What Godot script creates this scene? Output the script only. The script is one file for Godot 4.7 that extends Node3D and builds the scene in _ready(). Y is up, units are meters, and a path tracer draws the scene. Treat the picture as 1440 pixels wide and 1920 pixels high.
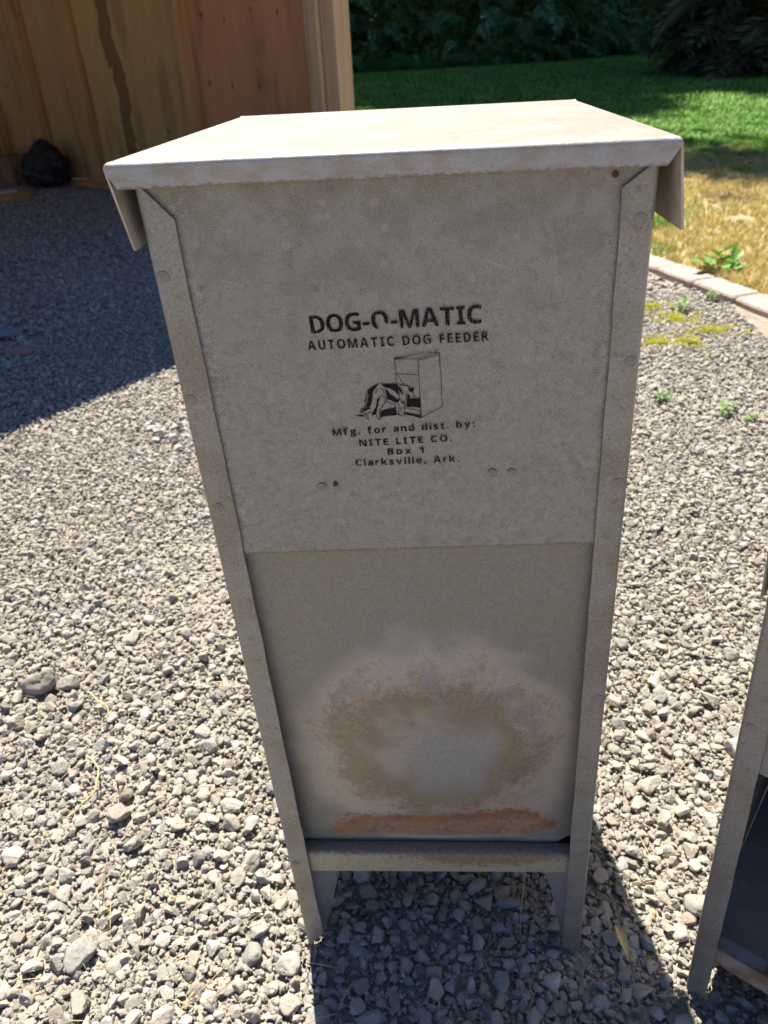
extends Node3D
# A weathered sheet-metal dog feeder on gravel, a second one beside it, a plywood shed, a lawn and dark conifers.

var rng := RandomNumberGenerator.new()
var lut := PackedByteArray()
var M := {}
var lean := Vector3(-0.0279, 0, 0)          # how far the racked sheet-metal cabinet leans per metre of height

# ---------------------------------------------------------------- helpers: nodes
func numbered(called: String, parent: Node) -> String:
	if not parent.has_node(called): return called
	var k := 1
	while parent.has_node("%s_%03d" % [called, k]): k += 1
	return "%s_%03d" % [called, k]

var counts := {}
func put(o: Node3D, called: String, parent: Node) -> Node3D:
	var key := str(parent.get_instance_id()) + called
	var n: int = counts.get(key, 0)
	counts[key] = n + 1
	o.name = called if n == 0 else "%s_%03d" % [called, n]
	parent.add_child(o, true)
	return o

func thing(called: String, label: String, category: String, at := Vector3.ZERO, turn := 0.0, group := "") -> Node3D:
	var o := Node3D.new()
	put(o, called, self)
	o.position = at
	o.rotation.y = turn
	return tag(o, label, category, group)

func tag(o: Node3D, label: String, category: String, group := "") -> Node3D:
	o.set_meta("label", label)
	o.set_meta("category", category)
	if group: o.set_meta("group", group)
	return o

func setting(o: Node3D, label: String) -> Node3D:
	o.set_meta("kind", "structure")
	o.set_meta("label", label)
	return o

func new_st() -> SurfaceTool:
	var st := SurfaceTool.new()
	st.begin(Mesh.PRIMITIVE_TRIANGLES)
	return st

func node(called: String, mesh: Mesh, mat: Material, parent: Node) -> MeshInstance3D:
	var o := MeshInstance3D.new()
	o.mesh = mesh
	o.material_override = mat
	put(o, called, parent)
	return o

func commit(st: SurfaceTool, called: String, mat: Material, parent: Node) -> MeshInstance3D:
	st.generate_normals()
	return node(called, st.commit(), mat, parent)

func multi(called: String, mesh: Mesh, mat: Material, places: Array, colors, parent: Node) -> MultiMeshInstance3D:
	var mm := MultiMesh.new()
	mm.transform_format = MultiMesh.TRANSFORM_3D
	mm.use_colors = colors != null
	mm.mesh = mesh
	mm.instance_count = places.size()
	for i in places.size():
		mm.set_instance_transform(i, places[i])
		if colors != null: mm.set_instance_color(i, colors[i])
	var o := MultiMeshInstance3D.new()
	o.multimesh = mm
	o.material_override = mat
	put(o, called, parent)
	return o

# ---------------------------------------------------------------- helpers: shapes
func tri(st: SurfaceTool, a: Vector3, b: Vector3, c: Vector3, away: Vector3, uv = null) -> void:
	# a flat triangle that faces away from the point given
	if (c - a).cross(b - a).dot((a + b + c) / 3.0 - away) < 0:
		var t := b
		b = c
		c = t
	for p in [a, b, c]:
		st.set_smooth_group(-1)
		if uv != null: st.set_uv(uv.call(p))
		st.add_vertex(p)

func prism(st: SurfaceTool, poly: Array, off: Vector3, uv = null) -> void:
	# a convex outline given a thickness
	var mid := Vector3.ZERO
	for p in poly: mid += p
	mid = mid / poly.size() + off * 0.5
	for i in range(1, poly.size() - 1):
		tri(st, poly[0], poly[i], poly[i + 1], mid, uv)
		tri(st, poly[0] + off, poly[i] + off, poly[i + 1] + off, mid, uv)
	for i in poly.size():
		var a: Vector3 = poly[i]
		var b: Vector3 = poly[(i + 1) % poly.size()]
		tri(st, a, b, b + off, mid, uv)
		tri(st, a, b + off, a + off, mid, uv)

func box(st: SurfaceTool, a: Vector3, b: Vector3, f = null) -> void:
	var p := [Vector3(a.x, a.y, b.z), Vector3(b.x, a.y, b.z), Vector3(b.x, b.y, b.z), Vector3(a.x, b.y, b.z)]
	var q := [Vector3(a.x, a.y, a.z), Vector3(b.x, a.y, a.z), Vector3(b.x, b.y, a.z), Vector3(a.x, b.y, a.z)]
	var mid := (a + b) / 2.0
	if f != null:
		for i in 4:
			p[i] = f.call(p[i])
			q[i] = f.call(q[i])
		mid = f.call(mid)
	for fa in [p, q, [p[0], p[1], q[1], q[0]], [p[3], p[2], q[2], q[3]], [p[0], p[3], q[3], q[0]], [p[1], p[2], q[2], q[1]]]:
		tri(st, fa[0], fa[1], fa[2], mid)
		tri(st, fa[0], fa[2], fa[3], mid)

func chamfer_box(st: SurfaceTool, a: Vector3, b: Vector3, r: float, f = null) -> void:
	# a box with its long edges cut, made as an eight-sided prism along its longest axis
	var s := b - a
	var ax := 0 if s.x >= s.y and s.x >= s.z else (1 if s.y >= s.z else 2)
	var u := (ax + 1) % 3
	var v := (ax + 2) % 3
	var ring := []
	for k in [[a[u] + r, a[v]], [b[u] - r, a[v]], [b[u], a[v] + r], [b[u], b[v] - r], [b[u] - r, b[v]], [a[u] + r, b[v]], [a[u], b[v] - r], [a[u], a[v] + r]]:
		var p := Vector3.ZERO
		p[ax] = a[ax]
		p[u] = k[0]
		p[v] = k[1]
		ring.append(p)
	var off := Vector3.ZERO
	off[ax] = s[ax]
	if f == null:
		prism(st, ring, off)
		return
	var mid: Vector3 = f.call((a + b) / 2.0)
	var top := []
	for i in 8:
		top.append(f.call(ring[i] + off))
		ring[i] = f.call(ring[i])
	for i in 8:
		var j := (i + 1) % 8
		tri(st, ring[i], ring[j], top[j], mid)
		tri(st, ring[i], top[j], top[i], mid)
		if i > 0 and i < 7:
			tri(st, ring[0], ring[i], ring[j], mid)
			tri(st, top[0], top[i], top[j], mid)

func grid(st: SurfaceTool, nu: int, nv: int, at: Callable, uv = null, thick := Vector3.ZERO) -> void:
	# a smooth sheet at(u, v); with a thickness it gets a back and closed edges
	for side in (1 if thick == Vector3.ZERO else 2):
		var p := []
		for j in nv + 1:
			for i in nu + 1:
				p.append(at.call(float(i) / nu, float(j) / nv) + thick * side)
		for j in nv:
			for i in nu:
				var k := j * (nu + 1) + i
				var q := [k, k + 1, k + nu + 2, k + nu + 1]
				var order := [0, 2, 1, 0, 3, 2] if side == 0 else [0, 1, 2, 0, 2, 3]
				for m in order:
					st.set_smooth_group(1 + side)
					if uv != null: st.set_uv(uv.call(p[q[m]] - thick * side))
					st.add_vertex(p[q[m]])
	if thick != Vector3.ZERO:
		for e in 4:
			var n: int = nu if e < 2 else nv
			for i in n:
				var t0 := float(i) / n
				var t1 := float(i + 1) / n
				var a: Vector3 = at.call(t0, 0.0 if e == 0 else 1.0) if e < 2 else at.call(0.0 if e == 2 else 1.0, t0)
				var b: Vector3 = at.call(t1, 0.0 if e == 0 else 1.0) if e < 2 else at.call(0.0 if e == 2 else 1.0, t1)
				var c: Vector3 = at.call(0.5, 0.5)
				tri(st, a, b, b + thick, c, uv)
				tri(st, a, b + thick, a + thick, c, uv)

func tube(st: SurfaceTool, path: Array, radii: Array, sides := 6) -> void:
	var rings := []
	for i in path.size():
		var d: Vector3 = (path[mini(i + 1, path.size() - 1)] - path[maxi(i - 1, 0)]).normalized()
		var x := d.cross(Vector3(0.3, 0.1, 0.95) if absf(d.y) > 0.9 else Vector3.UP).normalized()
		var y := x.cross(d).normalized()
		var ring := []
		for k in sides:
			var a := TAU * k / sides
			ring.append(path[i] + (x * cos(a) + y * sin(a)) * radii[i])
		rings.append(ring)
	for i in path.size() - 1:
		for k in sides:
			var l := (k + 1) % sides
			var q := [rings[i][k], rings[i][l], rings[i + 1][l], rings[i + 1][k]]
			for m in [0, 2, 1, 0, 3, 2]:
				st.set_smooth_group(1)
				st.add_vertex(q[m])
	for e in [0, path.size() - 1]:
		for k in sides:
			tri(st, path[e], rings[e][k], rings[e][(k + 1) % sides], path[1 if e == 0 else e - 1])

# ---------------------------------------------------------------- helpers: materials
func lin(r: float, g: float, b: float) -> Color:
	return Color(r, g, b).linear_to_srgb()

func mat(c: Color, rough := 0.8, metal := 0.0) -> StandardMaterial3D:
	var m := StandardMaterial3D.new()
	m.albedo_color = c
	m.roughness = rough
	m.metallic = metal
	return m

func noise(s: int, f: float, oct := 3, type := FastNoiseLite.TYPE_SIMPLEX_SMOOTH) -> FastNoiseLite:
	var n := FastNoiseLite.new()
	n.seed = s
	n.frequency = f
	n.noise_type = type
	n.fractal_octaves = oct
	if oct == 1: n.fractal_type = FastNoiseLite.FRACTAL_NONE
	return n

func paint(w: int, h: int, f: Callable) -> ImageTexture:
	# f(column, row) gives a linear colour
	var d := PackedByteArray()
	d.resize(w * h * 3)
	var k := 0
	for j in h:
		for i in w:
			var c: Vector3 = f.call(i, j)
			d[k] = lut[int(clampf(c.x, 0, 1) * 4095.0)]
			d[k + 1] = lut[int(clampf(c.y, 0, 1) * 4095.0)]
			d[k + 2] = lut[int(clampf(c.z, 0, 1) * 4095.0)]
			k += 3
	return ImageTexture.create_from_image(Image.create_from_data(w, h, false, Image.FORMAT_RGB8, d))

func ramp_noise(s: int, f: float, size: int, stops: Array, oct := 5, type := FastNoiseLite.TYPE_SIMPLEX_SMOOTH) -> ImageTexture:
	# a seamless patch of noise coloured through stops [at, linear colour]
	var im := noise(s, f, oct, type).get_seamless_image(size, size, false, false, 0.15, true)
	var d := im.get_data()
	var o := PackedByteArray()
	o.resize(size * size * 3)
	var table := []
	for v in 256:
		var t := v / 255.0
		var c: Vector3 = stops[0][1]
		for n in stops.size() - 1:
			if t >= stops[n][0]:
				c = stops[n][1].lerp(stops[n + 1][1], clampf((t - stops[n][0]) / maxf(stops[n + 1][0] - stops[n][0], 0.001), 0, 1))
		table.append([lut[int(clampf(c.x, 0, 1) * 4095)], lut[int(clampf(c.y, 0, 1) * 4095)], lut[int(clampf(c.z, 0, 1) * 4095)]])
	for i in size * size:
		var e: Array = table[d[i]]
		o[i * 3] = e[0]
		o[i * 3 + 1] = e[1]
		o[i * 3 + 2] = e[2]
	return ImageTexture.create_from_image(Image.create_from_data(size, size, false, Image.FORMAT_RGB8, o))

func bump(m: StandardMaterial3D, s: int, f: float, size: int, cm: float, oct := 4) -> StandardMaterial3D:
	m.heightmap_enabled = true
	m.heightmap_scale = cm
	m.heightmap_texture = ImageTexture.create_from_image(noise(s, f, oct).get_seamless_image(size, size, false, false, 0.15, true))
	return m

func tri_mat(tex: Texture2D, scale: float, rough: float, metal := 0.0, world := false) -> StandardMaterial3D:
	var m := mat(Color.WHITE, rough, metal)
	m.albedo_texture = tex
	m.uv1_triplanar = true
	m.uv1_world_triplanar = world
	m.uv1_scale = Vector3.ONE * scale
	return m

func v3(a, b, c) -> Vector3:
	return Vector3(a, b, c)

func step01(a: float, b: float, x: float) -> float:
	return smoothstep(a, b, x)

# ---------------------------------------------------------------- start
func _ready() -> void:
	rng.seed = 77
	lut.resize(4096)
	for i in 4096:
		var c := i / 4095.0
		lut[i] = int(round(255.0 * (12.92 * c if c <= 0.0031308 else 1.055 * pow(c, 1 / 2.4) - 0.055)))
	# camera
	var cam := Camera3D.new()
	cam.name = "camera"
	add_child(cam)
	cam.position = Vector3(0.0029, 0.8752, 0.4791)
	cam.rotation = Vector3(-0.5532, 0.0838, -0.0575)
	var lens := CameraAttributesPhysical.new()
	lens.frustum_focal_length = 18.06
	lens.frustum_focus_distance = 0.62
	lens.frustum_near = 0.02
	lens.frustum_far = 300.0
	lens.exposure_aperture = 8.0
	cam.attributes = lens
	cam.fov = 67.2
	cam.near = 0.02
	cam.far = 300.0
	cam.current = true
	# sky, exposure
	var e := Environment.new()
	var sm := ProceduralSkyMaterial.new()
	sm.sky_top_color = Color(0.40, 0.57, 0.87)
	sm.sky_horizon_color = Color(0.80, 0.84, 0.88)
	sm.sky_curve = 0.16
	sm.ground_horizon_color = Color(0.42, 0.44, 0.38)
	sm.ground_bottom_color = Color(0.3, 0.3, 0.26)
	sm.sky_energy_multiplier = 0.54
	var sky := Sky.new()
	sky.sky_material = sm
	e.background_mode = Environment.BG_SKY
	e.sky = sky
	e.tonemap_mode = Environment.TONE_MAPPER_LINEAR
	e.tonemap_exposure = 2.6
	e.sdfgi_enabled = true
	e.ssao_enabled = true
	e.ssil_enabled = true
	var we := WorldEnvironment.new()
	we.name = "environment"
	we.environment = e
	add_child(we)
	# the sun stands high behind the feeders, a little to the left
	var sun := DirectionalLight3D.new()
	sun.name = "sun"
	add_child(sun)
	sun.look_at_from_position(Vector3(-0.13, 0.883, -0.451) * 20.0, Vector3.ZERO)
	sun.light_color = Color(1.0, 0.955, 0.89)
	sun.light_energy = 1.6
	sun.light_angular_distance = 0.5
	sun.shadow_enabled = true

	make_materials()
	make_ground()
	make_shed()
	make_lawn()
	make_trees()
	make_feeder_one()
	make_feeder_two()
	make_small_things()

# ---------------------------------------------------------------- materials
func make_materials() -> void:
	# weathered galvanised sheet: fine crystals, dull brown and bluish blotches
	M.steel = tri_mat(steel_texture(), 2.0, 0.52, 0.25)
	bump(M.steel, 14, 0.09, 256, 0.004)
	M.inside = tri_mat(ramp_noise(6, 0.02, 256, [[0.0, v3(0.27, 0.265, 0.26)], [0.7, v3(0.33, 0.33, 0.335)], [1.0, v3(0.38, 0.38, 0.385)]]), 5.0, 0.45, 0.3)
	M.rust_hole = mat(lin(0.08, 0.04, 0.02), 0.9)
	M.rivet = tri_mat(ramp_noise(8, 0.05, 128, [[0.0, v3(0.20, 0.185, 0.17)], [1.0, v3(0.31, 0.30, 0.29)]]), 60.0, 0.65, 0.1)
	M.ink = mat(lin(0.010, 0.0095, 0.010), 0.7)
	M.ink.metallic_specular = 0.25
	var stone := tri_mat(ramp_noise(21, 0.03, 256, [[0.0, v3(0.55, 0.53, 0.5)], [0.5, v3(0.85, 0.84, 0.82)], [1.0, v3(1, 1, 1)]]), 0.5, 0.92)
	stone.vertex_color_use_as_albedo = true
	bump(stone, 22, 0.06, 256, 0.05)
	M.stone = stone
	M.dirt = tri_mat(ramp_noise(31, 0.02, 512, [[0.0, v3(0.20, 0.175, 0.145)], [0.5, v3(0.29, 0.26, 0.215)], [1.0, v3(0.38, 0.345, 0.295)]]), 2.2, 0.95)
	bump(M.dirt, 32, 0.12, 512, 0.6)
	M.soil = tri_mat(ramp_noise(33, 0.12, 512, [[0.0, v3(0.25, 0.24, 0.2)], [0.5, v3(0.75, 0.75, 0.72)], [1.0, v3(1, 1, 1)]]), 1.3, 0.95)
	M.soil.vertex_color_use_as_albedo = true
	var grass := mat(Color.WHITE, 0.65)
	grass.vertex_color_use_as_albedo = true
	grass.backlight_enabled = true
	grass.backlight = Color(0.55, 0.55, 0.4)
	M.grass = grass
	var leaf := mat(Color.WHITE, 0.55)
	leaf.vertex_color_use_as_albedo = true
	leaf.backlight_enabled = true
	leaf.backlight = Color(0.62, 0.72, 0.45)
	M.leaf = leaf
	M.bark = tri_mat(ramp_noise(41, 0.04, 256, [[0.0, v3(0.04, 0.03, 0.022)], [1.0, v3(0.14, 0.105, 0.08)]]), 1.5, 0.95)
	M.lumber = wood(51, v3(0.58, 0.34, 0.14), v3(0.42, 0.21, 0.08), 128, 512, [], 0.0)
	M.lumber_pale = wood(52, v3(0.62, 0.45, 0.28), v3(0.45, 0.30, 0.17), 128, 512, [], 0.0)
	M.lid_tex = lid_texture()
	M.lip = mat(Color.WHITE, 0.5, 0.25)
	M.lip.albedo_texture = lip_texture()
	M.lip.texture_repeat = false
	M.straw = mat(lin(0.55, 0.43, 0.22), 0.8)
	M.paver = tri_mat(ramp_noise(61, 0.03, 256, [[0.0, v3(0.25, 0.195, 0.165)], [0.4, v3(0.37, 0.30, 0.265)], [1.0, v3(0.46, 0.385, 0.345)]]), 4.0, 0.95)
	bump(M.paver, 62, 0.1, 256, 0.25)
	M.roof = tri_mat(ramp_noise(71, 0.02, 128, [[0.0, v3(0.15, 0.14, 0.13)], [1.0, v3(0.3, 0.28, 0.26)]]), 1.0, 0.8)

func wood(s: int, a: Vector3, b: Vector3, w: int, h: int, knots: Array, stain: float) -> StandardMaterial3D:
	# upright grain; knots are [column share, row share, size]; stain is how strongly damp has darkened the sheet
	var broad := noise(s, 0.012, 3)
	var fine := noise(s + 1, 0.05, 3)
	var wet := noise(s + 2, 0.006, 3)
	var t := paint(w, h, func(i, j):
		var g := fine.get_noise_2d(i * 5.0, j * 0.25) * 0.5 + 0.5
		var l := broad.get_noise_2d(i * 2.2 + 6.0 * broad.get_noise_2d(i * 0.3, j * 0.3), j * 0.22) * 0.5 + 0.5
		var c := a.lerp(b, clampf(l * 0.6 + 0.2 + (g - 0.5) * 0.9, 0, 1))
		for k in knots:
			var dx: float = (i - k[0] * w) / k[2]
			var dy: float = (j - k[1] * h) / (k[2] * 1.5)
			var q := dx * dx + dy * dy
			if q < 1.6: c = c.lerp(b * v3(0.4, 0.33, 0.3), k[3] * (1.0 - smoothstep(0.5, 1.6, q)))
		if stain > 0.0:
			# run-down water mark with a ragged edge, wide at the top and narrowing
			var u: float = float(i) / w
			var v: float = float(j) / h
			var half := 0.17 * (1.0 - smoothstep(0.30, 0.52, v)) + 0.055
			var off := absf(u - 0.30 - 0.10 * (v - 0.4) + 0.02 * sin(v * 23.0)) + 0.03 * fine.get_noise_2d(i * 0.9, j * 0.4)
			if off < half: c *= v3(0.42, 0.38, 0.36)
		c *= 1.0 - 0.25 * smoothstep(0.2, 0.45, wet.get_noise_2d(i * 2.0, j * 0.35))
		return c)
	var m := mat(Color.WHITE, 0.85)
	m.albedo_texture = t
	return m

# ---------------------------------------------------------------- ground and gravel
func stone_mesh(s: int, planes: int, sub: int, flat: float) -> ArrayMesh:
	# a broken pebble: a ball cut by random planes, edges a little worn
	var r := RandomNumberGenerator.new()
	r.seed = s
	var cuts := []
	for i in planes:
		var z := r.randf_range(-1, 1)
		var a := r.randf() * TAU
		cuts.append([Vector3(sqrt(1 - z * z) * cos(a), z, sqrt(1 - z * z) * sin(a)), r.randf_range(0.45, 0.85)])
	var n := noise(s, 1.4, 2)
	var st := new_st()
	var shape := func(d: Vector3):
		var rad := 1.0
		var soft := 0.0
		for c in cuts:
			var k: float = d.dot(c[0])
			if k > 0.05: soft += pow(k / c[1], 60.0)
		rad = minf(1.15, pow(maxf(soft, 1e-6), -1.0 / 60.0))
		rad *= 1.0 + 0.10 * n.get_noise_3dv(d * 1.3) + 0.05 * n.get_noise_3dv(d * 4.0)
		return d * rad * Vector3(1, flat, 1)
	var ico := []
	var t := (1.0 + sqrt(5.0)) / 2.0
	for p in [[-1, t, 0], [1, t, 0], [-1, -t, 0], [1, -t, 0], [0, -1, t], [0, 1, t], [0, -1, -t], [0, 1, -t], [t, 0, -1], [t, 0, 1], [-t, 0, -1], [-t, 0, 1]]:
		ico.append(Vector3(p[0], p[1], p[2]).normalized())
	var faces := [[0, 11, 5], [0, 5, 1], [0, 1, 7], [0, 7, 10], [0, 10, 11], [1, 5, 9], [5, 11, 4], [11, 10, 2], [10, 7, 6], [7, 1, 8], [3, 9, 4], [3, 4, 2], [3, 2, 6], [3, 6, 8], [3, 8, 9], [4, 9, 5], [2, 4, 11], [6, 2, 10], [8, 6, 7], [9, 8, 1]]
	for f in faces:
		var a: Vector3 = ico[f[0]]
		var b: Vector3 = ico[f[1]]
		var c: Vector3 = ico[f[2]]
		for i in sub:
			for j in sub - i:
				var w := func(p, q): return (a + (b - a) * (float(p) / sub) + (c - a) * (float(q) / sub)).normalized()
				for q in [[[i, j], [i, j + 1], [i + 1, j]], [[i + 1, j], [i, j + 1], [i + 1, j + 1]]]:
					if q[2][0] + q[2][1] > sub or q[1][0] + q[1][1] > sub: continue
					for m in q:
						st.set_smooth_group(1)
						st.set_color(Color.WHITE)
						st.add_vertex(shape.call(w.call(m[0], m[1])))
	st.index()
	st.generate_normals()
	return st.commit()

func stone_color() -> Color:
	var k := rng.randf()
	var c := v3(0.341, 0.323, 0.290)
	if k < 0.22: c = v3(0.302, 0.304, 0.290)
	elif k < 0.28: c = v3(0.360, 0.319, 0.275)
	elif k < 0.37: c = v3(0.432, 0.416, 0.380)
	elif k < 0.44: c = v3(0.250, 0.235, 0.215)
	c *= rng.randf_range(0.88, 1.36)
	return Color(c.x, c.y, c.z)

func spin() -> Basis:
	return Basis.from_euler(Vector3(rng.randfn(0, 0.45), rng.randf() * TAU, rng.randfn(0, 0.45)))

func edge_x(z: float) -> float:
	# where the gravel meets the row of pavers: their near side
	return 1.06 + (-2.33 - z) * -0.36 if z > -2.33 else 1.06 - 0.385 * (-2.33 - z) - 0.01 * pow(-2.33 - z, 2)

var stone_variants := []
func make_ground() -> void:
	var st := new_st()
	var bumps := noise(101, 0.9, 3)
	var reach := 140.0
	# one sheet: fine near the camera, coarse to the horizon
	var xs := []
	var zs := []
	for i in 61: xs.append(-3.6 + i * 0.1)
	for i in 61: zs.append(-5.6 + i * 0.1)
	for k in [5.0, 8.0, 14.0, 30.0, 70.0, reach]:
		xs.append(k)
		xs.push_front(-k)
		zs.append(k)
		zs.push_front(-k if k > 5.7 else -5.8)
	var at := func(i, j):
		var p := Vector3(xs[i], 0, zs[j])
		var near := 1.0 - smoothstep(2.5, 5.0, Vector2(p.x + 0.3, p.z + 2.5).length())
		p.y = -0.006 + 0.008 * bumps.get_noise_2d(p.x, p.z) * near
		return p
	for j in zs.size() - 1:
		for i in xs.size() - 1:
			var q := [at.call(i, j), at.call(i + 1, j), at.call(i + 1, j + 1), at.call(i, j + 1)]
			for m in [0, 1, 2, 0, 2, 3]:
				st.set_smooth_group(1)
				st.add_vertex(q[m])
	st.index()
	var ground := commit(st, "ground", M.dirt, self)
	setting(ground, "bare dirt covered with loose crushed grey gravel")
	for i in 6: stone_variants.append(stone_mesh(200 + i, 8 + i, 9, [0.75, 0.6, 0.85, 0.7, 0.55, 0.8][i]))
	var small := []
	for i in 4: small.append(stone_mesh(230 + i, 9, 3, 0.75))
	# an occupancy map keeps stones from standing in one another: 4 mm cells over the near field
	var cell := 0.004
	var x0 := -1.5
	var z0 := -2.6
	var nx := 650
	var nz := 730
	var taken := PackedByteArray()
	taken.resize(nx * nz)
	var free := func(x: float, z: float, r: float) -> bool:
		for d in [[0, 0], [1, 0], [-1, 0], [0, 1], [0, -1], [0.7, 0.7], [-0.7, 0.7], [0.7, -0.7], [-0.7, -0.7]]:
			var i := int((x + d[0] * r - x0) / cell)
			var j := int((z + d[1] * r - z0) / cell)
			if i >= 0 and j >= 0 and i < nx and j < nz and taken[j * nx + i]: return false
		return true
	var take := func(x: float, z: float, r: float):
		for j in range(maxi(int((z - r - z0) / cell), 0), mini(int((z + r - z0) / cell) + 1, nz)):
			for i in range(maxi(int((x - r - x0) / cell), 0), mini(int((x + r - x0) / cell) + 1, nx)):
				if Vector2(x0 + (i + 0.5) * cell - x, z0 + (j + 0.5) * cell - z).length() < r: taken[j * nx + i] = 1
	for f in [[-0.146, 0.0], [0.146, 0.0], [-0.146, -0.36], [0.146, -0.36], [0.262, 0.044], [0.49, 0.2], [0.43, -0.2], [-0.645, -0.41]]: take.call(f[0], f[1], 0.015 if f[0] > -0.6 else 0.03)
	# the 300 stones that show largest, each a piece of its own
	var own := []
	for tries in 60000:
		if own.size() >= 300: break
		var x := rng.randf_range(-0.75, 0.62)
		var z := rng.randf_range(-0.75, 0.14)
		if own.size() < 200 and z < -0.45: continue
		var r := rng.randf_range(0.009, 0.0135) if rng.randf() < 0.82 else rng.randf_range(0.0135, 0.018)
		if not free.call(x, z, r * 0.8): continue
		take.call(x, z, r * 0.8)
		own.append([x, z, r])
	for s in own:
		var o := node("stone", stone_variants[rng.randi() % 6], null, ground)
		o.transform = Transform3D(spin().scaled_local(Vector3(s[2] * rng.randf_range(0.85, 1.2), s[2] * rng.randf_range(0.8, 1.05), s[2] * rng.randf_range(0.75, 1.0))), Vector3(s[0], s[2] * rng.randf_range(0.15, 0.45), s[1]))
		o.material_override = shade_of(stone_color())
	# everything smaller or farther
	var places := [[], [], [], [], [], [], [], [], [], []]
	var colors := [[], [], [], [], [], [], [], [], [], []]
	var drop := func(v: int, x: float, y: float, z: float, r: float):
		places[v].append(Transform3D(spin().scaled_local(Vector3(r * rng.randf_range(0.85, 1.25), r * rng.randf_range(0.75, 1.05), r * rng.randf_range(0.7, 1.0))), Vector3(x, y, z)))
		colors[v].append(stone_color())
	for pass_ in [[0.0078, 0.0105, 15000, 0.68], [0.0055, 0.0078, 60000, 0.64], [0.0038, 0.0055, 80000, 0.6]]:
		for k in pass_[2]:
			var x := rng.randf_range(-1.45, 1.05)
			var z := rng.randf_range(-2.5, 0.26)
			if x > edge_x(z) - 0.02 or absf(x + 0.05) > 0.95 - 0.55 * z: continue
			var r := rng.randf_range(pass_[0], pass_[1])
			if not free.call(x, z, r * 0.6): continue
			take.call(x, z, r * pass_[3])
			drop.call(rng.randi() % 6, x, r * rng.randf_range(0.0, 0.45) - 0.003, z, r)
	for k in 60000:                                           # grit between the stones
		var z := 0.24 - 1.6 * pow(rng.randf(), 1.3)
		var x := rng.randf_range(-1.1, 0.75)
		drop.call(6 + rng.randi() % 4, x, rng.randf_range(-0.005, 0.002), z, rng.randf_range(0.0016, 0.0038))
	for k in 66000:                                           # farther off, coarser
		var z := rng.randf_range(-6.6, -1.0)
		var x := rng.randf_range(-3.9, 1.2)
		if z > -2.45 and x > -1.40: continue
		if x > edge_x(z) - 0.02 or x < -0.75 + z * 0.52: continue
		if x > 0.5 and z < -2.2 and rng.randf() < 0.35: continue
		var r := rng.randf_range(0.006, 0.014)
		drop.call(rng.randi() % 6 if r > 0.011 else 6 + rng.randi() % 4, x, r * rng.randf_range(-0.1, 0.4) - 0.004, z, r)
	var rest := Node3D.new()
	put(rest, "loose_gravel", ground)
	rest.set_meta("kind", "stuff")
	for v in 10:
		multi("pebbles", stone_variants[v] if v < 6 else small[v - 6], M.stone, places[v], colors[v], rest)

var shades := {}
func shade_of(c: Color) -> StandardMaterial3D:
	# a few tones of the stone material for the pieces that are nodes of their own
	var key := str(int(c.r * 22)) + "/" + str(int(c.b * 22))
	if not shades.has(key):
		var m: StandardMaterial3D = M.stone.duplicate()
		m.vertex_color_use_as_albedo = false
		m.albedo_color = c.linear_to_srgb()
		shades[key] = m
	return shades[key]

# ---------------------------------------------------------------- shed
const WALL0 := Vector3(-3.76, 0, -6.56)
const ALONG := Vector3(0.8211, 0, 0.5708)
const FACING := Vector3(-0.5708, 0, 0.8211)
func on_wall(p: Vector3) -> Vector3:
	# x runs along the end wall, z out of it towards the inside of the shed
	return WALL0 + ALONG * p.x + FACING * p.z + Vector3.UP * p.y

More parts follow.
